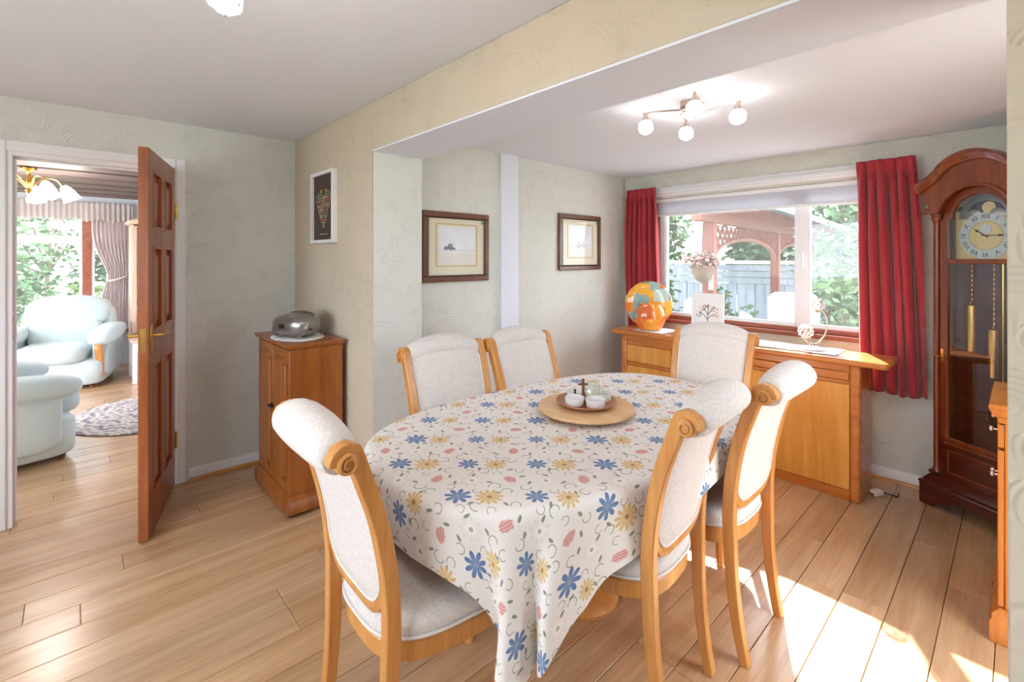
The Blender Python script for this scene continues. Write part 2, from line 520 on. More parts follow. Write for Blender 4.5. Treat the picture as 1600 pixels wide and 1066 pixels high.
        if solid:
            md = o.modifiers.new('solid', 'SOLIDIFY'); md.thickness = solid; md.offset = 0
        if bev:
            md = o.modifiers.new('bevel', 'BEVEL'); md.width = bev; md.segments = seg; md.limit_method = 'ANGLE'; md.angle_limit = R(40)
            md.harden_normals = False
        if kind: o['kind'] = kind
        return o


def box(name, mat, parent, x0, x1, y0, y1, z0, z1, bev=0, **k):
    return MB().box(x0, x1, y0, y1, z0, z1).build(name, mat, parent, bev, **k)


def empty(name, loc=(0, 0, 0), rz=0, rx=0):
    o = bpy.data.objects.new(name, None); C.objects.link(o); o.location = loc; o.rotation_euler = (rx, 0, rz)
    o.empty_display_size = .1
    return o


def tag(o, label=None, cat=None, group=None, kind=None):
    if label: o['label'] = label
    if cat: o['category'] = cat
    if group: o['group'] = group
    if kind: o['kind'] = kind
    return o


def struct(o, label, cat):
    return tag(o, label, cat, None, 'structure')


def copytree(o, parent=None):
    c = o.copy(); C.objects.link(c); c.parent = parent
    for ch in o.children: copytree(ch, c)
    return c


def part_label(o, text): o['label'] = text; return o


def smoothpath(pts, n=8):
    """Catmull-Rom through 2d/3d points"""
    P = [Vector(p) for p in pts]; P = [P[0] * 2 - P[1]] + P + [P[-1] * 2 - P[-2]]
    out = []
    for i in range(1, len(P) - 2):
        for k in range(n):
            t = k / n
            out.append(.5 * ((2 * P[i]) + (-P[i - 1] + P[i + 1]) * t + (2 * P[i - 1] - 5 * P[i] + 4 * P[i + 1] - P[i + 2]) * t * t
                             + (-P[i - 1] + 3 * P[i] - 3 * P[i + 1] + P[i + 2]) * t ** 3))
    out.append(P[-2]); return out


# ================================================================= SETTING
XL, YB, YB2, XS, XA, YW = -3.585, 1.187, 1.492, -2.377, -2.513, 3.795
ZC, ZA, ZBM = 2.25, 2.15, 1.988
XR = .42
XF = -8.1                     # far wall of the living room

# floor
fl = MB().box(XF - .1, 1.6, -1.65, YB2 + 2.4, -.12, -.012).build('floor', 'subfloor')
struct(fl, 'oak laminate plank floor running through dining room and living room', 'floor')
PW, PL = .15, 1.21


def plank_mesh():
    g = .0012; c = .0018
    hw, hl = PW / 2 - g, .5
    b = MB()
    vs = [(-hw, -hl, -.011), (hw, -hl, -.011), (hw, hl, -.011), (-hw, hl, -.011),
          (-hw, -hl, -c), (hw, -hl, -c), (hw, hl, -c), (-hw, hl, -c),
          (-hw + c, -hl + c * .8, 0), (hw - c, -hl + c * .8, 0), (hw - c, hl - c * .8, 0), (-hw + c, hl - c * .8, 0)]
    fs = [(0, 3, 2, 1)] + [(i, (i + 1) % 4, (i + 1) % 4 + 4, i + 4) for i in range(4)] + \
         [(i + 4, (i + 1) % 4 + 4, (i + 1) % 4 + 8, i + 8) for i in range(4)] + [(8, 9, 10, 11)]
    b.add(vs, fs)
    return b.build('plank', 'plank', fl, smooth=0)


pk = plank_mesh(); first = True
k = 0
rp = random.Random(21)
while True:
    xc = .017 - PW * (k - 2)          # seams fall on x = -0.058 - 0.15 n
    k += 1
    if xc < XF: break
    if xc > XR + .05: continue
    if xc < XL: y0, y1 = -1.1, 1.32
    elif xc < XA: y0, y1 = -1.5, YB
    else: y0, y1 = -1.5, YW
    y = y0 - rp.random() * PL
    while y < y1:
        a, b_ = max(y, y0), min(y + PL, y1)
        y += PL
        if b_ - a < .05: continue
        o = pk if first else pk.copy()
        if not first: C.objects.link(o)
        first = False
        o.location = (xc, (a + b_) / 2, 0); o.scale = (1, b_ - a - .0016, 1)

# ceilings
struct(box('ceiling', 'ceil', None, XL - .1, 1.6, -1.65, YB2, ZC, ZC + .12), 'white stippled ceiling over the dining room side with the door', 'ceiling')
struct(box('ceiling_alcove', 'ceil', None, XA - .15, XR + .1, YB2, YW + .3, ZA, ZC + .12), 'white stippled ceiling over the table and window', 'ceiling')

# unseen sides of the dining room: rear wall with an added window for daylight, side wall
w = MB().box(XL, -2.6, -1.75, -1.651, 0, ZC).box(.3, 1.7, -1.75, -1.651, 0, ZC).box(-2.6, .3, -1.75, -1.651, 0, .75).box(-2.6, .3, -1.75, -1.651, 2.05, ZC)
struct(w.build('wall_rear', 'sage'), 'pale green wall with a wide added window behind the viewer', 'wall')
struct(box('wall_side', 'sage', None, 1.601, 1.70, -1.65, YB2, 0, ZC), 'pale green wall to the right of the viewer', 'wall')
w4 = empty('window_4_added'); struct(w4, 'added wide white framed window behind the viewer, letting daylight in', 'window')
b = MB()
for a in ((-2.599, -2.54, .751, 2.049), (.24, .299, .751, 2.049), (-2.54, .24, .751, .81), (-2.54, .24, 1.99, 2.049), (-1.18, -1.12, .81, 1.99)): b.box(a[0], a[1], -1.73, -1.67, a[2], a[3])
b.build('frame', 'upvc', w4, .004)
# left wall with doorway (y -.25 .. .479)
DY0, DY1, DZ = -.252, .480, 1.972
w = MB().box(XL - .1, XL, -1.65, DY0, 0, ZC).box(XL - .1, XL, DY1, YB2, 0, ZC).box(XL - .1, XL, DY0, DY1, DZ, ZC).build('wall_left', 'sage')
struct(w, 'sage green textured wall with the doorway to the living room', 'wall')
# divider: left stub, beam, right stub
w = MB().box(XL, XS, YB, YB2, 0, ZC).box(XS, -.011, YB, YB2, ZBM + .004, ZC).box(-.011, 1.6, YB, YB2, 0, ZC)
w = w.build('wall_divider', 'sage_warmlit', bev=.004)
struct(w, 'cream textured wall with wide beam opening towards the window', 'wall')
e = box('opening_reveal', 'sage', w, XS - .002, XS + .003, YB + .004, YB2 + .002, 0, ZBM + .004)
part_label(e, 'pale green textured end face of the wall beside the table')
struct(box('trim_1', 'soffit', None, XS, -.011, YB, YB2 + .004, ZBM - .004, ZBM + .004), 'smooth white underside of the wide ceiling beam', 'beam')
struct(MB().box(XA - .15, XA, YB2, YW + .25, 0, ZA).build('wall_alcove', 'sage'), 'pale green textured wall with the two landscape pictures', 'wall')
struct(box('trim_2', 'soffit', None, XA, XA + .028, 2.215, 2.385, 0, ZA, .002), 'smooth white boxed pipe strip between the two landscape pictures', 'boxing')
# window wall
WX0, WX1, WZ0, WZ1 = -2.215, -.47, .85, 1.93
w = MB().box(XA - .15, WX0, YW, YW + .25, 0, ZA).box(WX1, XR + .1, YW, YW + .25, 0, ZA).box(WX0, WX1, YW, YW + .25, 0, WZ0).box(WX0, WX1, YW, YW + .25, WZ1, ZA)
struct(w.build('wall_window', 'sage'), 'pale green textured wall around the wide window', 'wall')
w = MB().box(XR, XR + .1, YB2, 1.56, 0, ZA).box(XR, XR + .1, 2.44, YW + .25, 0, ZA).box(XR, XR + .1, 1.56, 2.44, 2.06, ZA).build('wall_right', 'sage')
pd = empty('window_3_added'); struct(pd, 'added unseen glazed patio door beside the wooden cabinet, letting skylight in', 'patio door')  # added out of view so skylight brightens the alcove
b = MB()
for a in ((1.561, 1.62, .002, 2.059), (2.38, 2.439, .002, 2.059), (1.62, 2.38, .002, .10), (1.62, 2.38, 1.98, 2.059)): b.box(XR + .02, XR + .08, *a)
b.build('frame', 'upvc', pd, .004)
MB().add([(XR + .05, 1.62, .10), (XR + .05, 2.38, .10), (XR + .05, 2.38, 1.98), (XR + .05, 1.62, 1.98)], [(0, 1, 2, 3)]).build('pane', 'glass', pd, smooth=0)
struct(w, 'pale green wall beside the clock, behind the wooden cabinet', 'wall')


def baseboard(name, label, p, q, inward):
    """white skirting with a small oak quadrant; p,q floor points, inward unit vector"""
    p = Vector(p); q = Vector(q); d = (q - p).normalized(); n = Vector(inward)
    b = MB()
    prof = [(0, .001), (.014, .001), (.014, .060), (.008, .072), (0, .075)]
    vs = [t + n * a + Vector((0, 0, z)) for t in (p, q) for a, z in prof]; m = len(prof)
    b.add(vs, [tuple(range(m)), tuple(range(2 * m - 1, m - 1, -1))] + [(i, i + m, (i + 1) % m + m, (i + 1) % m) for i in range(m)])
    o = b.build(name, 'white'); struct(o, label, 'skirting board')
    prof = [(.0145, .001), (.029, .001), (.027, .010), (.021, .016), (.0145, .018)]; b = MB()
    vs = [t + n * a + Vector((0, 0, z)) for t in (p, q) for a, z in prof]
    b.add(vs, [tuple(range(m)), tuple(range(2 * m - 1, m - 1, -1))] + [(i, i + m, (i + 1) % m + m, (i + 1) % m) for i in range(m)])
    part_label(b.build('scotia_strip', 'honey', o), 'oak coloured edging strip')


baseboard('baseboard_left', 'white skirting board right of the doorway', (XL, .545, 0), (XL, YB - .016, 0), (1, 0, 0))
baseboard('baseboard_divider', 'white skirting board behind the tall wooden cabinet', (XL + .016, YB, 0), (XS, YB, 0), (0, -1, 0))
baseboard('baseboard_window', 'white skirting board under the window', (XA + .016, YW, 0), (XR - .016, YW, 0), (0, -1, 0))
baseboard('baseboard_alcove', 'white skirting board below the landscape pictures', (XA, YB2, 0), (XA, YW - .016, 0), (1, 0, 0))

# door frame
t = empty('trim_3'); struct(t, 'white painted door frame around the living room doorway', 'door frame')
ld = .026
for nm, a in (('jamb', (XL - .104, XL + .004, DY0, DY0 + ld, 0, DZ)), ('jamb', (XL - .104, XL + .004, DY1 - ld, DY1, 0, DZ)),
              ('head', (XL - .104, XL + .004, DY0 + ld, DY1 - ld, DZ - ld, DZ))):
    box(nm, 'white', t, *a, .002)
for nm, a in (('architrave', (XL, XL + .016, DY0 - .052, DY0 + .004, 0, DZ + .052)), ('architrave', (XL, XL + .016, DY1 - .004, DY1 + .045, 0, DZ + .052)),
              ('architrave', (XL, XL + .016, DY0 + .004, DY1 - .004, DZ - .004, DZ + .052)),
              ('door_stop', (XL - .065, XL - .05, DY0 + ld, DY0 + ld + .013, 0, DZ - ld)), ('door_stop', (XL - .065, XL - .05, DY0 + ld, DY1 - ld, DZ - ld - .013, DZ - ld)),
              ('door_stop', (XL - .065, XL - .05, DY1 - ld - .013, DY1 - ld, 0, DZ - ld - .013))):
    box(nm, 'white', t, *a, .005)
MB().box(XL - .045, XL - .005, DY0 + ld, DY0 + ld + .002, .98, 1.10).build('strike_plate', 'chrome', t)

# door leaf: hinge at origin, leaf runs along +x
hx, hy = XL + .010, DY1 - .030
fx, fy = -2.955, .262
dl = hypot(fx - hx, fy - hy); dl = max(dl, .66)
d = empty('door_1', (hx, hy, 0), atan2(fy - hy, fx - hx)); struct(d, 'open mahogany panelled door with brass lever handle', 'door')
DZ0, DZ1, th = .008, 1.958, .042
st, ml = .095, .085
rails = [(DZ0, .20), (.86, 1.03), (1.47, 1.56), (1.86, DZ1)]
xs = [(0.004, st), (dl / 2 - ml / 2, dl / 2 + ml / 2), (dl - st, dl)]
b = MB()
for a, c_ in xs: b.box(a, c_, -th / 2, th / 2, DZ0, DZ1)
part_label(b.build('stile_frame', 'doorwood', d, .0015), 'upright door members')
for a, c_ in rails: box('rail', 'doorwood', d, st, dl - st, -th / 2 + .0005, th / 2 - .0005, a, c_)
for (za, zb) in ((.20, .86), (1.03, 1.47), (1.56, 1.86)):
    for (xa, xb) in ((st, dl / 2 - ml / 2), (dl / 2 + ml / 2, dl - st)):
        b = MB().box(xa, xb, -.007, .007, za, zb)
        for sgn in (1, -1):
            i = .035
            y1_, y0_ = sgn * .016, sgn * .007
            vs = [(xa + i, y0_, za + i), (xb - i, y0_, za + i), (xb - i, y0_, zb - i), (xa + i, y0_, zb - i),
                  (xa + i + .02, y1_, za + i + .02), (xb - i - .02, y1_, za + i + .02), (xb - i - .02, y1_, zb - i - .02), (xa + i + .02, y1_, zb - i - .02)]
            b.add(vs, [(4, 5, 6, 7)] + [(q, (q + 1) % 4, (q + 1) % 4 + 4, q + 4) for q in range(4)])
        pn = b.build('panel', 'doorwood', d, smooth=0)
        b = MB()
        for sgn in (1, -1):
            y = sgn * .0165
            for (p, q) in (((xa + .007, y, za), (xa + .007, y, zb)), ((xb - .007, y, za), (xb - .007, y, zb))): b.bar(p, q, .014, .014, (0, 1, 0))
            for (p, q) in (((xa + .014, y, za + .007), (xb - .014, y, za + .007)), ((xa + .014, y, zb - .007), (xb - .014, y, zb - .007))): b.bar(p, q, .014, .014)
        part_label(b.build('panel_moulding', 'mould', pn, .003), 'reddish moulding')
hz = 1.00
h = box('lock_plate', 'brass', d, dl, dl + .002, -.012, .012, hz - .06, hz + .06)
for sgn in (1, -1):
    hd = box('handle_plate', 'brass', d, dl - .075, dl - .035, sgn * th / 2 - .002, sgn * (th / 2 + .004), hz - .075, hz + .075, .002)
    b = MB().tube([(dl - .055, sgn * (th / 2), hz + .02), (dl - .055, sgn * (th / 2 + .05), hz + .02)], .009, 10)
    b.tube(smoothpath([(dl - .05, sgn * (th / 2 + .048), hz + .02), (dl - .10, sgn * (th / 2 + .052), hz + .022), (dl - .165, sgn * (th / 2 + .05), hz + .015)], 5), .0085, 10)
    b.build('lever_handle', 'brass', hd)
for z in (.28, 1.70):
    b = MB().tube([(-.004, th / 2 + .004, z - .05), (-.004, th / 2 + .004, z + .05)], .0075, 10).box(-.003, .002, -.015, th / 2, z - .05, z + .05)
    b.build('hinge', 'brass', d)

# window 1
w1 = empty('window_1'); struct(w1, 'white framed two light window above the sideboard, garden behind', 'window')
yg = YW + .075
box('outer_frame', 'sillwood', w1, WX0 + .001, WX0 + .032, YW + .03, yg + .03, WZ0 + .03, WZ1 - .001, .002)
b = MB(); f0, f1 = yg - .03, yg + .03
XM = -1.062
b.box(WX0 + .033, WX0 + .078, f0, f1, WZ0 + .03, WZ1 - .001).box(WX1 - .05, WX1 - .001, f0, f1, WZ0 + .03, WZ1 - .001)
b.box(WX0 + .078, WX1 - .05, f0, f1, WZ1 - .05, WZ1 - .001).box(WX0 + .078, WX1 - .05, f0, f1, WZ0 + .03, WZ0 + .072)
b.build('frame', 'upvc', w1, .004)
box('mullion', 'upvc', w1, XM - .034, XM + .034, f0, f1, WZ0 + .072, WZ1 - .05, .004)
for a, c_ in ((WX0 + .078, XM - .034), (XM + .034, WX1 - .05)):
    b = MB(); q = .016
    z0, z1 = WZ0 + .072, WZ1 - .05
    b.box(a, a + q, f0 + .008, f1 - .008, z0, z1).box(c_ - q, c_, f0 + .008, f1 - .008, z0, z1).box(a + q, c_ - q, f0 + .008, f1 - .008, z0, z0 + q).box(a + q, c_ - q, f0 + .008, f1 - .008, z1 - q, z1)
    g = b.build('glazing_bead', 'upvc', w1, .003)
    MB().add([(a + q, yg, z0 + q), (c_ - q, yg, z0 + q), (c_ - q, yg, z1 - q), (a + q, yg, z1 - q)], [(0, 1, 2, 3)]).build('pane', 'glass', w1, smooth=0)
b = MB().box(WX0 + .001, WX1 - .001, YW - .02, YW + .10, WZ0 - .0, WZ0 + .03)
part_label(b.build('window_sill', 'sillwood', w1, .006), 'reddish brown wooden sill')
part_label(box('lower_rail', 'sillwood', w1, WX0 + .033, WX1 - .002, YW + .028, f0, WZ0 + .031, WZ0 + .062, .003), 'reddish wooden inner rail')
box('handle', 'upvc', w1, XM - .012, XM + .012, f0 - .025, f0, 1.33, 1.45, .004)
# blind and curtain track
t = empty('roller_blind'); tag(t, 'grey white roller blind pulled up at the top of the wide window', 'blind')
box('cassette', 'upvc', t, WX0 + .01, WX1 - .01, YW + .002, YW + .042, 1.895, 1.928, .006)
box('blind_fabric', 'blind', t, WX0 + .03, WX1 - .03, YW + .012, YW + .017, 1.795, 1.896)
box('bottom_bar', 'upvc', t, WX0 + .028, WX1 - .028, YW + .007, YW + .023, 1.772, 1.796, .005)
t = empty('curtain_track'); tag(t, 'white curtain track board above the window, behind the red curtains', 'curtain track')
box('backing_board', 'white', t, -2.46, -.43, YW - .022, YW - .001, 1.945, 2.025, .004)
box('rail', 'upvc', t, -2.46, -.43, YW - .052, YW - .022, 1.968, 1.986, .003)
box('fascia', 'upvc', t, -2.46, -.43, YW - .030, YW - .022, 2.008, 2.02, .003)


def curtain(label, x0, x1, bx0, bx1, zt, zb, ym, nf, seed, group):
    rr = random.Random(seed); ph = [rr.uniform(-.5, .5) for _ in range(40)]
    N = nf * 10
    t = empty('curtain', ((x0 + x1) / 2, ym, 0)); tag(t, label, 'curtain', group); cx = (x0 + x1) / 2

    def fn(u, v):
        z = zt + (zb - zt) * v
        a = x0 + (x1 - x0) * u; b_ = bx0 + (bx1 - bx0) * u
        s = v ** .7
        x = a * (1 - s) + b_ * s
        k = u * nf; w_ = k + .25 * sin(ph[int(k) % 40] * 6 + v * 2)
        amp = .016 + .026 * min(1, v * 4)
        hd = 1 if v > .055 else .45
        y = amp * hd * sin(2 * pi * w_) + .010 * sin(2 * pi * w_ * .37 + 3 * v + seed)
        return (x + .010 * min(1, v * 3) * cos(2 * pi * w_ + ph[int(k) % 40]) - cx, y, z + (.006 * sin(9 * u + seed) if v == 1 else 0))
    cl = MB().grid(fn, N, 34).build('drape', 'redvelvet', t, solid=.004, smooth=80)

    def hd(u, v):
        q = fn(u, .005 + .075 * v)
        return (q[0], q[1] * 1.0 - .0065 - .004 * abs(sin(pi * nf * 2 * u)), q[2] + .004)
    part_label(MB().grid(hd, N, 6).build('header_tape', 'redvelvet', t, solid=.003, smooth=80), 'gathered pencil pleat heading')
    return t


curtain('narrow red velvet curtain at the corner, behind the round orange vase', -2.43, -2.14, -2.43, -2.075, 2.022, .575, 3.700, 6, 3, 'red curtains at the window')
curtain('wide red velvet curtain hanging next to the tall clock', -.712, -.422, -.70, -.362, 2.025, .575, 3.692, 6, 5, 'red curtains at the window')

# ================================================================= DINING TABLE
TC = Vector((-1.25, 1.56, 0)); TR = R(-4); TA, TBh, TN = .495, .845, 2.9
TZ = .752


def sup(th, a=TA, b=TBh, n=TN):
    c_, s_ = cos(th), sin(th)
    return Vector((a * math.copysign(abs(c_) ** (2 / n), c_), b * math.copysign(abs(s_) ** (2 / n), s_)))


t = empty('dining_table', TC, TR); tag(t, 'oval wooden pedestal dining table under the floral cloth', 'table')
n = 72
b = MB(); b.prism([tuple(sup(2 * pi * i / n) * .985) for i in range(n)], TZ - .032, TZ - .005, 'z'); b.build('tabletop', 'honey', t, .006)
b = MB(); b.prism([tuple(sup(2 * pi * i / n) * .86) for i in range(n)], TZ - .095, TZ - .033, 'z'); b.build('apron', 'honey', t, .003)
MB().lathe([(.07, .05), (.07, .12), (.045, .17), (.04, .3), (.046, .42), (.04, .55), (.075, .655)], 20).build('pedestal', 'honey', t)
MB().lathe([(.001, .002), (.15, .002), (.155, .02), (.14, .035), (.09, .055), (.001, .056)], 32, cap=False).build('base', 'honey', t)

# tablecloth: flat rectangle HX x HY draped over the oval
HX, HY, CR = .630, 1.09, R(6)


def cloth():
    nt_, ns = 288, 26
    th0 = [2 * pi * i / nt_ for i in range(nt_)]
    # even arc length
    P = [sup(2 * pi * i / 2880) for i in range(2880)]
    L = [0]
    for i in range(2880): L.append(L[-1] + (P[(i + 1) % 2880] - P[i]).length)
    pts = []; j = 0
    for i in range(nt_):
        s_ = L[-1] * i / nt_
        while L[j + 1] < s_: j += 1
        pts.append(P[j % 2880] + (P[(j + 1) % 2880] - P[j % 2880]) * ((s_ - L[j]) / max(1e-9, L[j + 1] - L[j])))
    verts = []; uv = []; faces = []
    rot = Matrix.Rotation(TR, 2)

    def put(p, z, flat):
        verts.append((p.x, p.y, z)); q = rot @ Vector((flat[0], flat[1])); uv.append((q.x + TC.x, q.y + TC.y))
    rings = 16
    for k in range(1, rings + 1):
        s_ = k / rings
        for p in pts:
            q = p * s_; put(q, TZ + .0015 * sin(7 * q.x + 3) * sin(5 * q.y) * (1 - s_), q)
    per = L[-1]
    drops = []; nor = []
    for i in range(nt_):
        tg = (pts[(i + 1) % nt_] - pts[i - 1]).normalized(); nn = Vector((tg.y, -tg.x)); nor.append(nn)
    for i in range(nt_):
        rc = Matrix.Rotation(TR - CR, 2); p, nn = rc @ pts[i], rc @ nor[i]
        tx = (HX + math.copysign(.02, nn.x) - abs(p.x)) / max(1e-4, abs(nn.x)); ty = (HY + math.copysign(.05, nn.y) - abs(p.y)) / max(1e-4, abs(nn.y))
        drops.append(min(tx, ty))
    drops = [max(drops[(i + q) % nt_] for q in range(-5, 6)) if drops[i] > .27 else drops[i] for i in range(nt_)]
    for it in range(3):
        drops = [(drops[i - 1] + 2 * drops[i] + drops[(i + 1) % nt_]) / 4 for i in range(nt_)]
    peaks = [i for i in range(nt_) if drops[i] > .34 and drops[i] == max(drops[(i + q) % nt_] for q in range(-20, 21))]
    for k in range(1, ns + 1):
        f = k / ns
        for i in range(nt_):
            p, nn, D = pts[i], nor[i], drops[i]
            s_ = D * f
            a = per * i / nt_
            rb = .03
            if s_ < rb * pi / 2:
                out = rb * sin(s_ / rb) ; dz = rb * (1 - cos(s_ / rb))
            else:
                out = rb; dz = rb + (s_ - rb * pi / 2)
            # folds grow downwards and near the corners of the rectangle
            cor = max(0, min(1, (D - .24) / .22))
            fr = (s_ / .35) ** 1.3
            wv = sin(2 * pi * a / .235 + .9 * sin(a * 3.1)) * .55 + sin(2 * pi * a / .131 + 1.3) * .28
            cw = sin(2 * pi * a / .165 + .4) * .9 + .2
            out += fr * (.016 * wv + .010) * (1 - .5 * cor) + cor * fr * (.040 * cw - .010)
            tang = Vector((-nn.y, nn.x)) * (fr * .02 * sin(2 * pi * a / .17 + 1.9) * (.3 + cor))
            for pk_ in peaks:                       # the hanging corners gather into cascades
                da = ((i - pk_ + nt_ // 2) % nt_ - nt_ // 2) * per / nt_
                if abs(da) < .34: tang += Vector((-nn.y, nn.x)) * (-da * .10 * min(1, s_ / .3) * (1 - (da / .34) ** 2))
            q = p + nn * (out - .012 * (1 - cor) * fr) + tang
            put(q, TZ - dz * (1 - .05 * fr), p + nn * s_)
    R_ = rings + ns
    c0 = len(verts); put(Vector((0, 0)), TZ, (0, 0))
    for i in range(nt_): faces.append((c0, i, (i + 1) % nt_))
    for k in range(R_ - 1):
        for i in range(nt_):
            j = (i + 1) % nt_
            faces.append((k * nt_ + i, (k + 1) * nt_ + i, (k + 1) * nt_ + j, k * nt_ + j))
    me = bpy.data.meshes.new('tablecloth'); me.from_pydata(verts, [], faces)
    ul = me.uv_layers.new(name='flat')
    for lp in me.loops: ul.data[lp.index].uv = uv[lp.vertex_index]
    bm = bmesh.new(); bm.from_mesh(me); bmesh.ops.recalc_face_normals(bm, faces=bm.faces); bm.to_mesh(me); bm.free()
    me.shade_smooth(); me.materials.append(M['cloth'])
    o = bpy.data.objects.new('tablecloth', me); C.objects.link(o); o.location = (TC.x, TC.y, 0); o.rotation_euler = (0, 0, TR)
    tag(o, 'cream tablecloth printed with blue, yellow and pink flowers', 'tablecloth')


cloth()

# ================================================================= CHAIRS
def back_curve():
    return smoothpath([(-.268, 0), (-.245, .12), (-.228, .27), (-.222, .42), (-.222, .54), (-.234, .66), (-.262, .79), (-.300, .90), (-.325, .972)], 6)


BC = back_curve()


def back_at(z):
    for i in range(len(BC) - 1):
        if BC[i].y <= z <= BC[i + 1].y:
            f = (z - BC[i].y) / (BC[i + 1].y - BC[i].y); return BC[i].x + (BC[i + 1].x - BC[i].x) * f
    return BC[-1].x


def px(z): return .146 + .036 * min(1, max(0, z) / .9)      # inner side of the tapering posts


def make_chair():
    t = empty('dining_chair')
    ZB0 = .530
    hw = .182
    for sx in (-1, 1):
        pts = list(BC)
        cy, cz, r0 = -.343, .952, .030
        for k in range(1, 6):
            a = R(60) + R(25) * k; pts.append(Vector((cy + r0 * cos(a) * .9, cz + r0 * sin(a) * .9)))
        poly1 = []; poly2 = []
        for i, p in enumerate(pts):
            d_ = (pts[min(i + 1, len(pts) - 1)] - pts[max(i - 1, 0)]).normalized(); nn = Vector((-d_.y, d_.x))
            z = p.y; hwid = .0155 + .0045 * min(1, z / .4) - (.006 * max(0, (i - len(BC)) / 5) if i > len(BC) else 0)
            poly1.append(p + nn * hwid); poly2.append(p - nn * hwid)
        b = MB(); vs = []; m = len(pts)
        for i in range(m):
            x0, x1 = sx * (px(pts[i].y) + .003), sx * (px(pts[i].y) + .037)
            for xx, q in ((x0, poly1[i]), (x1, poly1[i]), (x1, poly2[i]), (x0, poly2[i])): vs.append((xx, q.x, q.y))
        fs = [(0, 1, 2, 3), ((m - 1) * 4, (m - 1) * 4 + 3, (m - 1) * 4 + 2, (m - 1) * 4 + 1)]
        for i in range(m - 1):
            for c_ in range(4): fs.append((i * 4 + c_, (i + 1) * 4 + c_, (i + 1) * 4 + (c_ + 1) % 4, i * 4 + (c_ + 1) % 4))
        b.add(vs, fs)
        po = b.build('back_post', 'honey', t, .006)
        part_label(po, 'curved wooden back post and rear leg')
        # scroll
        b = MB(); My = Matrix.Rotation(R(90), 4, 'Y')
        b.lathe([(.020, -.021), (.025, -.017), (.0265, 0), (.025, .017), (.020, .021)], 20, (sx * (hw + .021), cy, cz), My)
        sp = []
        for k in range(26):
            a = k / 25 * 2 * pi * 1.6 + R(80); r_ = .0235 - .017 * k / 25
            sp.append((sx * (hw + .045), cy + r_ * cos(a), cz + r_ * sin(a)))
        b.tube(sp, [.0042 - .0015 * k / 25 for k in range(26)], 6)
        b.build('scroll', 'honey', po)
    # upholstered back, front and rear skins closed into one pad
    zb = lambda u: ZB0 + .075 * abs(u) ** 5
    nu, nv = 17, 18

    def pad(side):
        def fn(p_, q_):
            u = p_ * 2 - 1
            z = zb(u) + (.965 - zb(u)) * q_
            y = back_at(z)
            edge = (1 - abs(u) ** 4) * min(1, q_ / .12) ** .5
            return (u * px(z), y + side * (.010 + .016 * edge), z)
        return fn
    b = MB(); b.grid(pad(1), nu, nv); b.grid(pad(-1), nu, nv)
    # rim
    idx = lambda i, j: j * nu + i
    o2 = nu * nv
    for j in range(nv - 1):
        for i in (0, nu - 1): b.f.append((idx(i, j), idx(i, j + 1), o2 + idx(i, j + 1), o2 + idx(i, j)))
    for i in range(nu - 1):
        for j in (0, nv - 1): b.f.append((idx(i, j), idx(i + 1, j), o2 + idx(i + 1, j), o2 + idx(i, j)))
    bk = b.build('backrest', 'damask', t, smooth=60); part_label(bk, 'cream patterned upholstered backrest')
    # top roll
    def roll(u_, v_):
        u = v_ * 2 - 1; a = 2 * pi * u_
        arch = .026 * (1 - abs(u) ** 2.2)
        k = (1 - abs(u) ** 6) ** .5 if abs(u) < 1 else 0
        ry, rz = .050 * (.82 + .18 * k) + .012 * (1 - u * u), .046 * (.82 + .18 * k) + .010 * (1 - u * u)
        cyy = -.346 - .012 * (1 - u * u)
        return (u * (hw + .003), cyy + ry * cos(a), .957 + arch + rz * sin(a))
    b = MB(); b.grid(roll, 20, 21, True)
    b.f += [tuple(range(20)), tuple(20 * 20 + i for i in range(20))]
    part_label(b.build('top_roll', 'damask', t, smooth=60), 'rolled over padded top')
    # bottom rail of the back
    pts = [(u / 12 * (px(.55) + .004), back_at(zb(u / 12)) , zb(u / 12) - .016) for u in range(-12, 13)]
    MB().tube(pts, .017, 8).build('back_rail', 'honey', t)
    b = MB()
    for side in (1, -1):
        pts = [(-(px(z) - .002), back_at(z) + side * .012, z) for z in [.93 - .02 * k for k in range(16)]]
        pts += [(u / 12 * (px(.56) - .002), back_at(zb(u / 12)) + side * .014, zb(u / 12) + .003) for u in range(-12, 13)]
        pts += [((px(z) - .002), back_at(z) + side * .012, z) for z in [.63 + .02 * k for k in range(16)]]
        b.tube(pts, .0042, 6)
    b.build('piping', 'piping', bk)

    # seat
    def outline(th, sc=1., gr=0):
        c_, s_ = cos(th), sin(th)
        nn = 3.2
        x = math.copysign(abs(c_) ** (2 / nn), c_); y = math.copysign(abs(s_) ** (2 / nn), s_)
        wd = .212 + .022 * y
        return (x * (wd + gr) * sc, .012 + y * (.235 + gr) * sc + (.02 * (1 - x * x) * sc if y > 0 else 0))
    n = 40
    prof = [(.0, .444, 0), (.0, .452, .006), (0, .470, .010), (0, .486, .004), (0, .497, -.012)]
    vs = []; fs = []
    rows = [(1, .438, 0), (1, .452, .007), (1, .470, .010), (1, .486, .003), (1, .497, -.016), (.8, .506, -.02), (.5, .512, -.01), (.2, .514, 0)]
    for sc, z, g in rows:
        for i in range(n):
            x, y = outline(2 * pi * i / n, sc, g); vs.append((x, y, z))
    for j in range(len(rows) - 1):
        for i in range(n): fs.append((j * n + i, j * n + (i + 1) % n, (j + 1) * n + (i + 1) % n, (j + 1) * n + i))
    fs += [tuple(range(n)), tuple((len(rows) - 1) * n + i for i in range(n))]
    se = MB().add(vs, fs).build('seat', 'damask', t, smooth=60); part_label(se, 'cream patterned padded seat')
    b = MB().tube([(*outline(2 * pi * i / 60, 1, .009), .447) for i in range(60)], .0045, 6, closed=True); b.build('piping', 'piping', se)
    vs = []; fs = []
    rows = [(.375, -.006), (.385, .004), (.43, .006), (.4375, 0)]
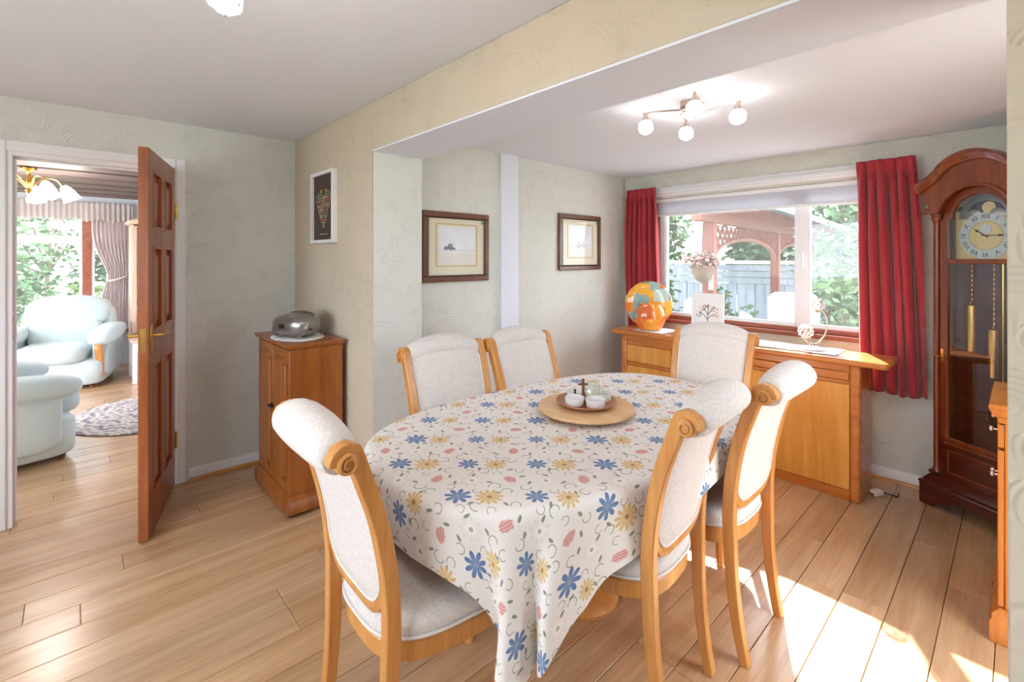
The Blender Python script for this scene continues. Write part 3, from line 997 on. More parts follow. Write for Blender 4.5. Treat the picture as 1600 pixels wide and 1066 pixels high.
    for z, g in rows:
        for i in range(n): vs.append((*outline(2 * pi * i / n, 1, g), z))
    for j in range(3):
        for i in range(n): fs.append((j * n + i, j * n + (i + 1) % n, (j + 1) * n + (i + 1) % n, (j + 1) * n + i))
    fs += [tuple(range(n)), tuple(3 * n + i for i in range(n))]
    MB().add(vs, fs).build('seat_rail', 'honey', t, smooth=40)
    for sx in (-1, 1):
        b = MB(); pts = smoothpath([(sx * .185, .195, .378), (sx * .187, .20, .25), (sx * .19, .205, .1), (sx * .194, .212, 0)], 4)
        rr = [.028 - .011 * i / (len(pts) - 1) for i in range(len(pts))]
        b.tube(pts, rr, 8); b.build('front_leg', 'honey', t)
    return t


GR = 'upholstered scroll back dining chairs around the table'
proto = make_chair()
chairs = [
    ((-1.223, .796), -1.5, 'cream dining chair at the near end of the table, cloth over its seat'),
    ((-.968, 1.397), 94.4, 'cream dining chair on the clock side of the table, nearest the camera'),
    ((-.912, 1.871), 90.2, 'cream dining chair on the clock side of the table, nearer the window'),
    ((-1.15, 2.36), 187, 'cream dining chair at the far end of the table before the sideboard'),
    ((-1.57, 1.285), -96, 'cream dining chair on the picture wall side, nearest the doorway'),
    ((-1.515, 1.77), -91, 'cream dining chair on the picture wall side, nearest the window'),
]
for i, ((x, y), a, lab) in enumerate(chairs):
    o = proto if i == 0 else copytree(proto)
    o.location = (x, y, 0); o.rotation_euler = (0, 0, R(a)); tag(o, lab, 'chair', GR)

# ================================================================= THINGS ON THE TABLE
LS = (-1.25, 1.595)
t = empty('turntable', (*LS, TZ + .001)); tag(t, 'round beech turntable in the middle of the floral cloth', 'turntable')
MB().lathe([(.09, 0), (.095, .004), (.095, .012), (.09, .013)], 28).build('base', 'board', t)
MB().lathe([(.18, .0135), (.200, .019), (.203, .026), (.2, .032), (.195, .0335)], 56).build('disc', 'board', t)
zt = TZ + .0345
t = MB().lathe([(.07, .0), (.078, .001), (.118, .013), (.127, .019), (.126, .022), (.118, .019), (.08, .010), (.0, .009)], 48).build('wooden_plate', 'plate')
t.location = (*LS, zt + .0003); tag(t, 'shallow dark teak plate standing on the turntable', 'plate')
zp = zt + .0105


def ramekin(x, y, lab):
    b = MB().lathe([(.001, 0), (.036, 0), (.0385, .003), (.041, .03), (.041, .0315), (.0385, .0315), (.036, .006), (.001, .005)], 32, cap=False)
    o = b.build('ramekin', 'ceramic', None); o.location = (LS[0] + x, LS[1] + y, zp + .001)
    tag(o, lab, 'bowl', 'white ramekins on the teak plate')


# screen right is (+.68,+.73), towards the camera is (+.73,-.68)
def dirp(r, d): return (.682 * r + .731 * d, .731 * r - .682 * d)


ramekin(*dirp(-.052, .030), 'white ramekin on the left of the teak plate, in front of the cross')
ramekin(*dirp(.030, .055), 'white ramekin at the front of the teak plate, before the glass jar')
ramekin(*dirp(-.035, -.055), 'white ramekin at the back of the teak plate, holding a small dark stopper')
ramekin(*dirp(.072, -.03), 'white ramekin on the right of the teak plate, behind the glass jar')
x, y = dirp(.028, -.022)
t = empty('clip_jar', (LS[0] + x, LS[1] + y, zp)); tag(t, 'small clip top glass jar among the white ramekins', 'jar')
MB().lathe([(.001, 0.001), (.034, .001), (.037, .006), (.037, .052), (.033, .058), (.033, .062)], 28, cap=False).build('jar_body', 'clearglass', t)
MB().lathe([(.001, .004), (.033, .004), (.033, .036), (.001, .037)], 24, cap=False).build('contents', 'wax', t)
MB().lathe([(.001, .063), (.036, .063), (.037, .068), (.036, .074), (.028, .077), (.001, .077)], 28, cap=False).build('lid', 'clearglass', t)
b = MB(); q = Vector(dirp(.039, .012))
b.tube([(q.x, q.y, .07), (q.x * 1.12, q.y * 1.12, .058), (q.x * 1.1, q.y * 1.1, .04), (q.x * .98, q.y * .98, .032)], .0013, 6)
b.tube([(.0375 * cos(2 * pi * k / 24), .0375 * sin(2 * pi * k / 24), .058) for k in range(24)], .0012, 5, closed=True)
b.build('wire_clip', 'chrome', t)
x, y = dirp(-.012, -.004)
t = empty('wooden_cross', (LS[0] + x, LS[1] + y, zp + .001), R(47)); tag(t, 'small plain wooden cross standing on the teak plate', 'cross')
box('upright', 'darkwood', t, -.0055, .0055, -.005, .005, 0, .098, .001)
box('crossbar', 'darkwood', t, -.021, .021, -.0045, .0045, .071, .079, .001)
x, y = dirp(-.040, -.052)
t = MB().lathe([(.0055, 0), (.0065, .006), (.004, .012), (.0055, .018), (.003, .023), (.005, .028), (.0045, .034), (.001, .036)], 12).build('bottle_stopper', 'iron')
t.location = (LS[0] + x, LS[1] + y, zp + .007); tag(t, 'tiny dark turned stopper standing in the rear ramekin', 'stopper')

# ================================================================= SIDEBOARD
SB = empty('sideboard', (0, 0, 0)); tag(SB, 'cherry wood sideboard under the window with drawers and plain doors', 'sideboard')
sx0, sx1, sy0, sy1 = -2.215, -.615, 3.285, 3.585
stop = .825
b = MB().box(sx0 + .02, sx1 - .012, sy0 + .022, sy1, .03, stop - .038)
b.build('carcass', 'sbwood', SB, .002)
b = MB().prism([(sx0 - .075, sy0 - .035), (sx1 + .115, sy0 - .035), (sx1 + .135, sy0 - .01), (sx1 + .135, sy1 + .0), (sx0 - .09, sy1), (sx0 - .09, sy0 - .015)], stop - .034, stop, 'z')
b.build('top', 'sbtrim', SB, .012, seg=3)
for xa in (sx0, sx1 - .05):
    box('corner_post', 'sbtrim', SB, xa, xa + .05, sy0, sy0 + .045, 0, stop - .035, .012)
box('side_panel', 'sbtrim', SB, sx1 - .011, sx1 - .001, sy0 + .046, sy1 - .001, 0.0, stop - .036, .003)
box('side_panel', 'sbtrim', SB, sx0 + .001, sx0 + .019, sy0 + .046, sy1 - .001, 0.0, stop - .036, .003)
box('plinth', 'sbtrim', SB, sx0 + .051, sx1 - .051, sy0 + .012, sy0 + .04, .0, .062, .003)
xd = [sx0 + .052, sx0 + .435, sx0 + .90, sx1 - .435, sx1 - .052]
# drawers on the left
zs = [.07, .235, .41, .58, .745]
for a, c_ in zip(zs[:-1], zs[1:]):
    dr = box('drawer', 'sbwood', SB, xd[0], xd[1] - .004, sy0 + .004, sy0 + .0215, a + .002, c_ - .034, .003)
    part_label(box('finger_rail', 'sbtrim', dr, xd[0], xd[1] - .004, sy0 + .010, sy0 + .0215, c_ - .030, c_ - .006, .004), 'grooved drawer pull rail')
box('top_rail', 'sbtrim', SB, sx0 + .051, sx1 - .051, sy0 + .008, sy0 + .0215, .747, .789, .004)
for a, c_ in zip(xd[1:-1], xd[2:]):
    dr = box('drawer', 'sbtrim', SB, a, c_ - .003, sy0 + .002, sy0 + .0215, .698, .743, .004)
    part_label(box('finger_rail', 'sbtrim', dr, a, c_ - .003, sy0 + .010, sy0 + .0215, .676, .695, .004), 'grooved rail below the shallow drawer')
    n2 = 2 if c_ - a > .4 else 1
    for q in range(n2):
        p0, p1 = a + (c_ - a) * q / n2, a + (c_ - a) * (q + 1) / n2
        box('door', 'sbwood', SB, p0 + .0004, p1 - .0006, sy0 + .005, sy0 + .0215, .066, .672, .0012)
# runner and mats
def cloth_mat(name, label, cat, x0, x1, y0, y1, z, wav, seed):
    rr = random.Random(seed)

    def fn(u, v):
        e = .006 * (sin(u * 40 + seed) if v in (0, 1) else 0)
        return (x0 + (x1 - x0) * u + (.006 * sin(v * 30) if u in (0, 1) else 0), y0 + (y1 - y0) * v + e, z + .0026 + wav * (sin(u * 17 + v * 5) * sin(v * 7 + 1) + 1) * .5)
    o = MB().grid(fn, 40, 12).build(name, 'linen', None, solid=.002, smooth=60); tag(o, label, cat)


cloth_mat('table_runner', 'long white lace runner lying on the sideboard', 'runner', -1.72, -.74, sy0 + .035, sy1 - .02, stop, .002, 1)
cloth_mat('table_mat', 'small white cloth under the round orange vase', 'mat', -2.12, -1.86, sy0 + .02, sy1 - .02, stop, .001, 4)

# round art glass vase
t = empty('moon_vase', (-2.03, 3.41, stop + .005), R(40)); t.scale = (1.16, 1.16, 1.16); tag(t, 'round orange and blue patchwork glass vase on the sideboard', 'vase')
Mx = Matrix.Rotation(R(90), 4, 'X')
b = MB().lathe([(.001, -.022), (.10, -.02), (.150, -.012), (.162, 0), (.150, .012), (.10, .02), (.001, .022)], 48, (0, .03, .175), Mx, cap=False)
b.build('disc', 'vase', t)
b = MB().lathe([(.05, 0), (.07, .004), (.098, .05), (.105, .095), (.092, .145), (.072, .175), (.078, .192), (.07, .19), (.06, .17)], 36, (0, -.02, 0), sy=.62)
b.build('bowl', 'vase', t)

# framed tree picture leaning on the window
t = empty('tree_picture', (-1.60, 3.50, stop + .006), R(14)); tag(t, 'small white framed print of a colourful leafy tree on the sideboard', 'picture frame')
tilt = Matrix.Rotation(R(-7), 4, 'X')
b = MB(); fw, fh = .115, .31
for a in ((-fw, -fw + .018, 0, .018, 0, fh), (fw - .018, fw, 0, .018, 0, fh), (-fw + .018, fw - .018, 0, .018, 0, .018), (-fw + .018, fw - .018, 0, .018, fh - .018, fh)): b.box(*a, tilt)
b.build('frame', 'white', t, .002)
pr = MB().box(-fw + .017, fw - .017, .008, .014, .017, fh - .017, tilt).build('print', 'paper', t)
b = MB(); rr = random.Random(3)
tw = [[(0, .06), (.0, .12), (.002, .16)], [(0, .11), (-.03, .15), (-.06, .16)], [(0, .12), (.03, .15), (.06, .155)], [(.002, .15), (-.025, .19), (-.04, .22)], [(.002, .15), (.03, .19), (.045, .215)], [(.002, .16), (.004, .23)]]
for pl in tw: b.tube([tilt @ Vector((x, .0075, z)) for x, z in pl], .0022, 5)
b.tube([tilt @ Vector((x, .0075, .058 + .005 * sin(40 * x))) for x in (-.05, -.02, .01, .04, .06)], .003, 5)
b.build('tree_drawing', 'iron', pr)
for mi, colr in enumerate((srgb(226, 150, 110), srgb(150, 176, 160), srgb(120, 124, 130), srgb(224, 188, 150))):
    b = MB(); mm = plain('print_leaf', colr, .8)
    for q in range(12):
        a = rr.uniform(-.3, pi + .3); r_ = rr.uniform(.04, .085)
        p = tilt @ Vector((r_ * cos(a) * .95, .0073, .15 + r_ * sin(a) * .95)); s_ = rr.uniform(.004, .008)
        b.sell(p, s_, .0006, s_ * .7, 1, 1, 8, 4)
    part_label(b.build('leaf_dots', mm, pr), 'coloured leaves of the drawn tree')
t = MB().sell((0, 0, .042), .027, .027, .042, .9, 1, 18, 12).build('candle_holder', 'salt'); t.location = (-1.412, 3.47, stop + .0065)
tag(t, 'small peach coloured rounded candle holder right of the tree print', 'candle holder')

# crystal ball lamp
t = empty('crystal_lamp', (-.885, 3.42, stop + .006), R(47)); tag(t, 'chrome curved stem lamp with two crystal ball shades on the sideboard', 'lamp')
MB().lathe([(.001, 0), (.078, 0), (.08, .006), (.05, .016), (.014, .026), (.008, .04), (.001, .04)], 32, cap=False, sy=.7).build('base', 'chrome', t)
arc = [(.010 + .075 * sin(a) - .0, 0, .118 - .085 * cos(a)) for a in [R(-70 + 10 * k) for k in range(9)]]
arc += smoothpath([(.075, 0, .09), (.093, 0, .15), (.085, 0, .21), (.055, 0, .265)], 5)
MB().tube(arc, .0048, 8).build('stem', 'chrome', t)
for (x, z, r_) in ((-.045, .115, .042), (.032, .285, .040)):
    s_ = MB().lathe([(.007, -r_ - .012), (.012, -r_ - .002), (.012, -r_ + .008)], 12, (x, 0, z)).build('bulb_holder', 'nickel', t)
    bm = bmesh.new(); bmesh.ops.create_icosphere(bm, subdivisions=2, radius=r_)
    b = MB()
    for e_ in bm.edges:
        p, q = e_.verts[0].co, e_.verts[1].co
        if random.random() < .8: b.bar(p + Vector((x, 0, z)), q + Vector((x, 0, z)), .0016, .0016)
    for v_ in bm.verts: b.sell(v_.co + Vector((x, 0, z)), .006, .006, .006, 1, 1, 6, 4)
    bm.free()
    part_label(b.build('crystal_shade', 'shadeglass', t), 'ball shade of crystal beads')

# plug lead by the sideboard
t = empty('plug_lead', (-.575, 3.50, 0), R(-30)); tag(t, 'white plug and dark lead lying on the floor beside the sideboard', 'plug')
b = MB().box(-.022, .022, -.03, .03, .001, .03); b.build('plug_body', 'white', t, .007)
for x in (-.011, .011, 0): box('pin', 'brass', t, x - .003, x + .003, -.048, -.031, .01, .016)
MB().tube(smoothpath([(0, .03, .015), (.01, .06, .008), (.05, .09, .006), (.02, .14, .006)], 6), .004, 8).build('lead', 'darkplastic', t)

# ================================================================= PICTURES
def landscape(label, y0, y1, z0, z1, mat, grp, dot):
    cy, cz = (y0 + y1) / 2, (z0 + z1) / 2; hw_, hh = (y1 - y0) / 2, (z1 - z0) / 2
    t = empty('framed_picture', (XA, cy, cz), R(90)); tag(t, label, 'picture', grp)   # local x = +y world, local -y = +x world
    fw_ = .037
    for (a, c_, e_, f_) in ((-hw_, hw_, hh - fw_, hh), (-hw_, hw_, -hh, -hh + fw_)):
        b = MB(); b.prism([(a, e_ if f_ == hh and False else e_), (c_, e_), (c_, f_), (a, f_)], -.026, -.001, 'y'); o = b.build('frame_rail', 'framewood', t, .006)
    for (a, c_) in ((-hw_, -hw_ + fw_), (hw_ - fw_, hw_)):
        b = MB().box(a, c_, -.0255, -.001, -hh + fw_, hh - fw_); b.build('frame_rail', 'framewood', t, .006)
    b = MB(); i = fw_ + .003
    k = 0
    for zz in (hh - i, -hh + i):
        for q in range(44): b.sell((-hw_ + i + (2 * hw_ - 2 * i) * q / 43, -.022, zz), .0045, .005, .0045, 1, 1, 6, 4)
    for xx in (-hw_ + i, hw_ - i):
        for q in range(1, 36): b.sell((xx, -.022, -hh + i + (2 * hh - 2 * i) * q / 36), .0045, .005, .0045, 1, 1, 6, 4)
    b.build('beading', 'iron', t)
    box('mount_board', 'mount', t, -hw_ + fw_ - .002, hw_ - fw_ + .002, -.014, -.008, -hh + fw_ - .002, hh - fw_ + .002)
    iw, ih = hw_ * .60, hh * .59; oz = .012
    b = MB()
    for a in ((-iw - .006, iw + .006, ih, ih + .006), (-iw - .006, iw + .006, -ih - .006, -ih), (-iw - .006, -iw, -ih, ih), (iw, iw + .006, -ih, ih)): b.box(a[0], a[1], -.0155, -.0142, a[2] + oz, a[3] + oz)
    b.build('gilt_line', 'mount2', t)
    b = MB().box(-iw + .012, iw - .012, -.0008, .0008, -ih + .012, ih - .012)
    pr = b.build('print', mat, t); pr.location = (0, -.0152, oz)
    b = MB().add([(-hw_ + fw_, -.0185, -hh + fw_), (hw_ - fw_, -.0185, -hh + fw_), (hw_ - fw_, -.0185, hh - fw_), (-hw_ + fw_, -.0185, hh - fw_)], [(0, 1, 2, 3)])
    b.build('glazing', 'picglass', t, smooth=0)
    part_label(MB().lathe([(.008, 0), (.008, .001)], 14, (hw_ - fw_ - .02, -.0188, hh - fw_ - .024), Matrix.Rotation(R(90), 4, 'X')).build('sticker', 'greendot', t), 'small round green sticker')


landscape('brown framed landscape print with dark trees, nearer the doorway end of the wall', 1.575, 2.105, 1.255, 1.705, 'print_tree', 'framed landscapes', 1)
landscape('brown framed faint shoreline print, nearer the window end of the wall', 2.838, 3.385, 1.308, 1.768, 'print_birds', 'framed landscapes', 1)

# white framed heart poster on the divider wall
t = empty('heart_poster', (-3.01, YB, 1.73)); tag(t, 'white box framed dark heart shaped word poster on the cream wall', 'picture')
hw_, hh = .181, .226
b = MB()
for a in ((-hw_, -hw_ + .02, -hh, hh), (hw_ - .02, hw_, -hh, hh)): b.box(a[0], a[1], -.034, -.001, a[2], a[3])
for a in ((-hw_ + .02, hw_ - .02, hh - .02, hh), (-hw_ + .02, hw_ - .02, -hh, -hh + .02)): b.box(a[0], a[1], -.034, -.001, a[2], a[3])
b.build('frame', 'white', t, .0015)
M['brownpaper'] = plain('dark_brown_paper', srgb(70, 54, 46), .7)
sh = box('poster_sheet', 'brownpaper', t, -hw_ + .018, hw_ - .018, -.016, -.012, -hh + .018, hh - .018)
cols = [srgb(196, 178, 150), srgb(96, 150, 130), srgb(206, 110, 80), srgb(216, 176, 96), srgb(180, 170, 160)]
rr = random.Random(11)
lets = [MB() for _ in cols]
z = .115
while z > -.125:
    hgt = rr.choice((.008, .011, .015))
    # heart half width at z
    q = (z + .125) / .24
    wv = .125 * min(1, q * 1.35) ** .8 * (1 if q < .8 else sqrt(max(0, 1 - ((q - .8) / .22) ** 2)) * .9 + .1)
    segs = [(-wv, wv)] if q < .85 else [(-wv, -.02), (.02, wv)]
    for (xa, xb) in segs:
        x = xa
        while x < xb - .006:
            wl = rr.uniform(.018, .05); ci = rr.randrange(len(cols)); xe = min(x + wl, xb)
            # a word: a row of little letter strokes
            xx = x
            while xx < xe - .003:
                lw = hgt * .55
                lets[ci].box(xx, xx + lw * .3, -.0172, -.0162, z - hgt * .8, z)
                kk = rr.random()
                if kk < .5: lets[ci].box(xx + lw * .3, xx + lw * .75, -.0172, -.0162, z - hgt * .8, z - hgt * .62)
                if kk > .3: lets[ci].box(xx + lw * .3, xx + lw * .75, -.0172, -.0162, z - hgt * .16, z)
                if .3 < kk < .8: lets[ci].box(xx + lw * .55, xx + lw * .8, -.0172, -.0162, z - hgt * .62, z - hgt * .16)
                xx += lw * 1.05
            x = xe + .008
    z -= hgt * 1.15
for x in range(14): lets[0].box(-.06 + x * .009, -.055 + x * .009, -.0172, -.0162, -.172, -.166)
for lb, c_ in zip(lets, cols): lb.build('lettering', plain('poster_ink', c_, .7), sh, smooth=0)
MB().add([(-hw_ + .02, -.028, -hh + .02), (hw_ - .02, -.028, -hh + .02), (hw_ - .02, -.028, hh - .02), (-hw_ + .02, -.028, hh - .02)], [(0, 1, 2, 3)]).build('glazing', 'picglass', t, smooth=0)

# ================================================================= TALL CABINET BY THE DOOR
t = empty('media_cabinet', (-3.27, .835, 0)); tag(t, 'tall narrow yew wood cabinet in the corner with panelled doors', 'cabinet')
cw, cd, ch = .61, .32, .94
b = MB(); pz_ = [(0, .0), (cw, .0), (cw, cd), (0, cd)]
def band(b, x0, x1, y0, y1, rows):
    """stacked offset outline (moulding) rows of (z, grow)"""
    vs = []
    for z, g in rows: vs += [(x0 - g, y0 - g, z), (x1 + g, y0 - g, z), (x1 + g, y1, z), (x0 - g, y1, z)]
    fs = [(0, 1, 2, 3), tuple(4 * (len(rows) - 1) + i for i in range(4))]
    for j in range(len(rows) - 1):
        for i in range(4): fs.append((4 * j + i, 4 * j + (i + 1) % 4, 4 * j + 4 + (i + 1) % 4, 4 * j + 4 + i))
    b.add(vs, fs); return b


band(MB(), .02, cw - .02, .025, cd, [(.022, .018), (.085, .018), (.095, .012), (.108, .010), (.118, 0)]).build('plinth', 'cab', t, .002)
for x in (.03, cw - .05):
    for y in (.04, cd - .04): MB().lathe([(.02, .0), (.022, .01), (.018, .0225)], 12, (x, y, 0)).build('foot', 'darkplastic', t)
box('carcass', 'cab', t, .021, cw - .024, .044, cd - .001, .118, ch - .032)
band(MB(), .02, cw - .02, .025, cd, [(ch - .032, 0), (ch - .026, .006), (ch - .020, .014), (ch - .012, .02), (ch - .004, .022), (ch, .018)]).build('top', 'cab', t, .001)
for a, c_ in ((.0245, cd * .55), (cd * .555, cd - .001)): box('side_board', 'cab', t, cw - .0235, cw - .02, a + .001, c_ - .001, .119, ch - .033, .001)
for q in range(2):
    xa = .022 + q * (cw - .047) / 2; xb = xa + (cw - .047) / 2 - .002
    dr = box('door', 'cab', t, xa, xb, .0245, .0435, .121, ch - .035, .002)
    # raised panel with shouldered ends
    x0, x1, z0, z1 = xa + .045, xb - .045, .185, ch - .09
    m = (x0 + x1) / 2
    poly = [(x0, z0 + .03), (x0 + .02, z0 + .026), (x0 + .035, z0), (x1 - .035, z0), (x1 - .02, z0 + .026), (x1, z0 + .03),
            (x1, z1 - .03), (x1 - .02, z1 - .026), (x1 - .035, z1), (x0 + .035, z1), (x0 + .02, z1 - .026), (x0, z1 - .03)]
    rim = [(m + (x - m) * 1.10, (z0 + z1) / 2 + (z - (z0 + z1) / 2) * 1.022) for x, z in poly]
    pn = MB().prism(poly, .016, .0243, 'y').build('raised_panel', 'cab', dr, .005)
    MB().tube([(x, .0235, z) for x, z in rim], .005, 6, closed=True).build('panel_moulding', 'cab', dr)
    hx_ = xb - .018 if q == 0 else xa + .018
    MB().lathe([(.011, 0), (.011, .004), (.004, .006), (.004, .012), (.010, .016), (.008, .022)], 14, (hx_, .0244, .55), Matrix.Rotation(R(90), 4, 'X')).build('knob', 'iron', dr)
cloth_x, cloth_y = -2.93, .985
vs = []; fs = []; n = 64
for j, rr_ in enumerate((.0, .5, .85, 1.0)):
    for i in range(n):
        a = 2 * pi * i / n; r_ = rr_ * (1 + (.055 * abs(sin(8 * a)) if j == 3 else 0))
        vs.append((.185 * r_ * cos(a), .135 * r_ * sin(a), ch + .0022 + .0008 * sin(5 * a) * rr_))
for j in range(3):
    for i in range(n): fs.append((j * n + i, j * n + (i + 1) % n, (j + 1) * n + (i + 1) % n, (j + 1) * n + i))
o = MB().add(vs, fs).build('doily', 'linen', None, solid=.002); o.location = (cloth_x, cloth_y, 0); tag(o, 'white lace doily under the silver radio', 'doily')
t = empty('cd_radio', (cloth_x - .01, cloth_y, ch + .0062), R(20)); tag(t, 'silver portable CD radio on the tall wooden cabinet', 'radio')
MB().sell((0, 0, .066), .145, .105, .064, .7, .75, 36, 18).build('body', 'silver', t, smooth=60)
MB().lathe([(.001, .0), (.062, .0), (.066, -.012), (.05, -.016)], 28, (.078, -.060, .062), Matrix.Rotation(R(72), 4, 'X'), cap=False).build('speaker_cover', 'silver', t)
MB().lathe([(.001, .0), (.062, .0), (.066, -.012), (.05, -.016)], 28, (-.078, -.060, .062), Matrix.Rotation(R(72), 4, 'X'), cap=False).build('speaker_cover', 'silver', t)
MB().lathe([(.001, .006), (.06, .006), (.072, .0), (.07, -.01)], 32, (0, .0, .126), cap=False).build('disc_lid', 'silver', t)
for k in range(4): box('button', 'darkplastic', t, -.03 + k * .017, -.019 + k * .017, -.084, -.078, .098, .104)
box('display', 'darkplastic', t, -.024, .024, -.107, -.098, .055, .08, .002)
MB().tube(smoothpath([(-.12, .02, .105), (-.10, .04, .128), (0, .05, .138), (.10, .04, .128), (.12, .02, .105)], 6), .007, 8).build('carry_handle', 'silver', t)
for x in (-.135, .135): box('side_socket', 'darkplastic', t, x - .008, x + .008, -.03, -.012, .045, .075)

# ================================================================= GRANDFATHER CLOCK
CK = empty('grandfather_clock', (-.160, 3.452, 0), R(-31)); tag(CK, 'tall cherry grandfather clock with arched hood and brass weights', 'clock')
# local: x along the face, front at y = 0, depth towards +y
# base with bracket feet
hb = .272; dp = .205
poly = [(-hb, .002), (-hb + .07, .002), (-hb + .085, .03), (-hb + .11, .028), (-hb + .13, .045)]
n = 14
poly += [(-hb + .13 + (2 * hb - .26) * k / n, .045 + .03 * sin(pi * k / n)) for k in range(1, n)]
poly += [(hb - .13, .045), (hb - .11, .028), (hb - .085, .03), (hb - .07, .002), (hb, .002), (hb, .115), (-hb, .115)]
MB().prism(poly, 0, .022, 'y').build('bracket_base', 'clockdark', CK, .002)
for x in (-hb, hb - .02): box('base_side', 'clockdark', CK, x, x + .02, .0225, dp, .002, .115)
band(MB(), -hb, hb, 0, dp, [(.1155, .0), (.125, .004), (.135, .0), (.14, -.012), (.15, -.014), (.158, -.02), (.17, -.028), (.183, -.040)]).build('base_moulding', 'clockdark', CK, .001)
tw_ = .238          # trunk half width
y0 = .04
# trunk: back, right side board, left side with glass, front frame
box('back_board', 'clockdark', CK, -tw_, tw_, dp - .012, dp, .184, 1.70)
for sx in (-1, 1):
    xs_ = sorted((sx * tw_, sx * (tw_ - .016)))
    b = MB().box(xs_[0], xs_[1], y0 + .02, y0 + .06, .184, 1.70).box(xs_[0], xs_[1], dp - .04, dp - .0125, .184, 1.70).box(xs_[0], xs_[1], y0 + .06, dp - .04, .184, .42).box(xs_[0], xs_[1], y0 + .06, dp - .04, 1.28, 1.70)
    sd = b.build('trunk_side', 'clockwood', CK, .001)
    xm = sx * (tw_ - .008)
    MB().add([(xm, y0 + .06, .42), (xm, dp - .04, .42), (xm, dp - .04, 1.28), (xm, y0 + .06, 1.28)], [(0, 1, 2, 3)]).build('side_glass', 'clearglass', sd, smooth=0)
# lower panel under the door
b = MB().box(-tw_ + .05, tw_ - .05, y0, y0 + .02, .184, .385)
lp = b.build('lower_panel', 'clockdark', CK)
b = MB()
for a in ((-.15, .15, .215, .222), (-.15, .15, .338, .345)): b.box(a[0], a[1], y0 - .006, y0, a[2], a[3])
for x in (-.15, .143): b.box(x, x + .007, y0 - .006, y0, .222, .338)
b.build('panel_moulding', 'clockwood', lp, .002)
MB().box(-.165, .165, y0 - .012, y0 + .0, .372, .389).build('ledge', 'clockwood', lp, .004)
# quarter columns
for sx in (-1, 1):
    cx_ = sx * (tw_ - .026)
    co_ = MB().lathe([(.024, .19), (.024, .21), (.019, .216), (.0165, .23), (.0165, 1.60), (.019, 1.62), (.024, 1.625), (.024, 1.645), (.027, 1.65), (.027, 1.66)], 18, (cx_, y0 + .010, 0)).build('column', 'clockwood', CK)
    b = MB()
    box('column_base', 'clockdark', co_, cx_ - .027, cx_ + .027, y0 - .016, y0 + .034, .184, .2, .002)
# door frame with arch (glass from .40 to 1.385 and dial 1.40 to arch top 1.745)
DW = .185; di = .148
def arch(cx0, w_, zspring, r_, n=20):
    return [(cx0 + r_ * cos(pi - pi * k / n), zspring + r_ * sin(pi - pi * k / n)) for k in range(n + 1)]
inner = [(-di, .415), (-di, 1.62)] + arch(0, 0, 1.62, .128) + [(di, 1.62), (di, .415)]
outer = [(-DW, .39), (-DW, 1.62)] + arch(0, 0, 1.62, .170) + [(DW, 1.62), (DW, .39)]
def ring(b, inn, out, ya, yb):
    m = len(inn); vs = [(x, ya, z) for x, z in inn] + [(x, ya, z) for x, z in out] + [(x, yb, z) for x, z in inn] + [(x, yb, z) for x, z in out]
    fs = []
    for i in range(m):
        j = (i + 1) % m
        fs += [(i, j, m + j, m + i), (2 * m + i, 3 * m + i, 3 * m + j, 2 * m + j), (i, 2 * m + i, 2 * m + j, j), (m + i, m + j, 3 * m + j, 3 * m + i)]
    return b.add(vs, fs)
df = ring(MB(), inner, outer, y0 - .008, y0 + .014).build('door_frame', 'clockwood', CK, .003)
box('door_rail', 'clockwood', df, -di, di, y0 - .007, y0 + .013, 1.378, 1.403, .003)
MB().add([(x, y0 + .004, z) for x, z in inner], [tuple(range(len(inner)))]).build('door_glass', 'clearglass', df, smooth=0)
b = MB().tube([(-DW + .012, y0 - .009, .86), (-DW + .012, y0 - .03, .86), (-DW - .02, y0 - .034, .862)], .004, 8).box(-DW + .006, -DW + .02, y0 - .011, y0 - .0085, .82, .90)
b.build('door_catch', 'brass', df)
# front board around the door above the columns + hood
m = len(outer)
hood_arch = [(-.222, 1.661), (-.222, 1.70)]
b = MB()
# spandrel board: between door arch and hood outline
def hood_top(x, g=0):
    a = abs(x)
    if a < .155: return 1.745 + sqrt(max(0, .215 ** 2 - a * a)) * 1.02 - .015 + g
    s_ = (a - .155) / (.275 - .155); s_ = min(1, s_)
    return 1.880 - .085 * (s_ ** .75) + g
NX = 60
xs_ = [-.246 + .492 * i / NX for i in range(NX + 1)]
def door_top(x):
    a = abs(x)
    if a >= .172: return 1.661
    return max(1.661, 1.62 + sqrt(max(0, .171 ** 2 - a * a)))
vs = []
for ya in (-.004, y0 + .012):
    for x in xs_: vs.append((x, ya, door_top(x) if ya < 0 else door_top(x)))
    for x in xs_: vs.append((x, ya, hood_top(x) - .012))
N1 = NX + 1; fs = []
for i in range(NX):
    fs += [(i, i + 1, N1 + i + 1, N1 + i), (2 * N1 + i, 3 * N1 + i, 3 * N1 + i + 1, 2 * N1 + i + 1), (i, 2 * N1 + i, 2 * N1 + i + 1, i + 1), (N1 + i, N1 + i + 1, 3 * N1 + i + 1, 3 * N1 + i)]
fs += [(0, N1, 3 * N1, 2 * N1), (NX, 2 * N1 + NX, 3 * N1 + NX, N1 + NX)]
hd_ = MB().add(vs, fs).build('hood_board', 'clockwood', CK)
part_label(hd_, 'curved hood board above the dial')
MB().tube([(x, -.006, door_top(x) + .004) for x in xs_], .008, 8).build('arch_moulding', 'clockwood', hd_)
MB().lathe([(.008, 0), (.008, .001)], 14, (-.226, -.0045, 1.70), Matrix.Rotation(R(90), 4, 'X')).build('sticker', 'greendot', hd_)
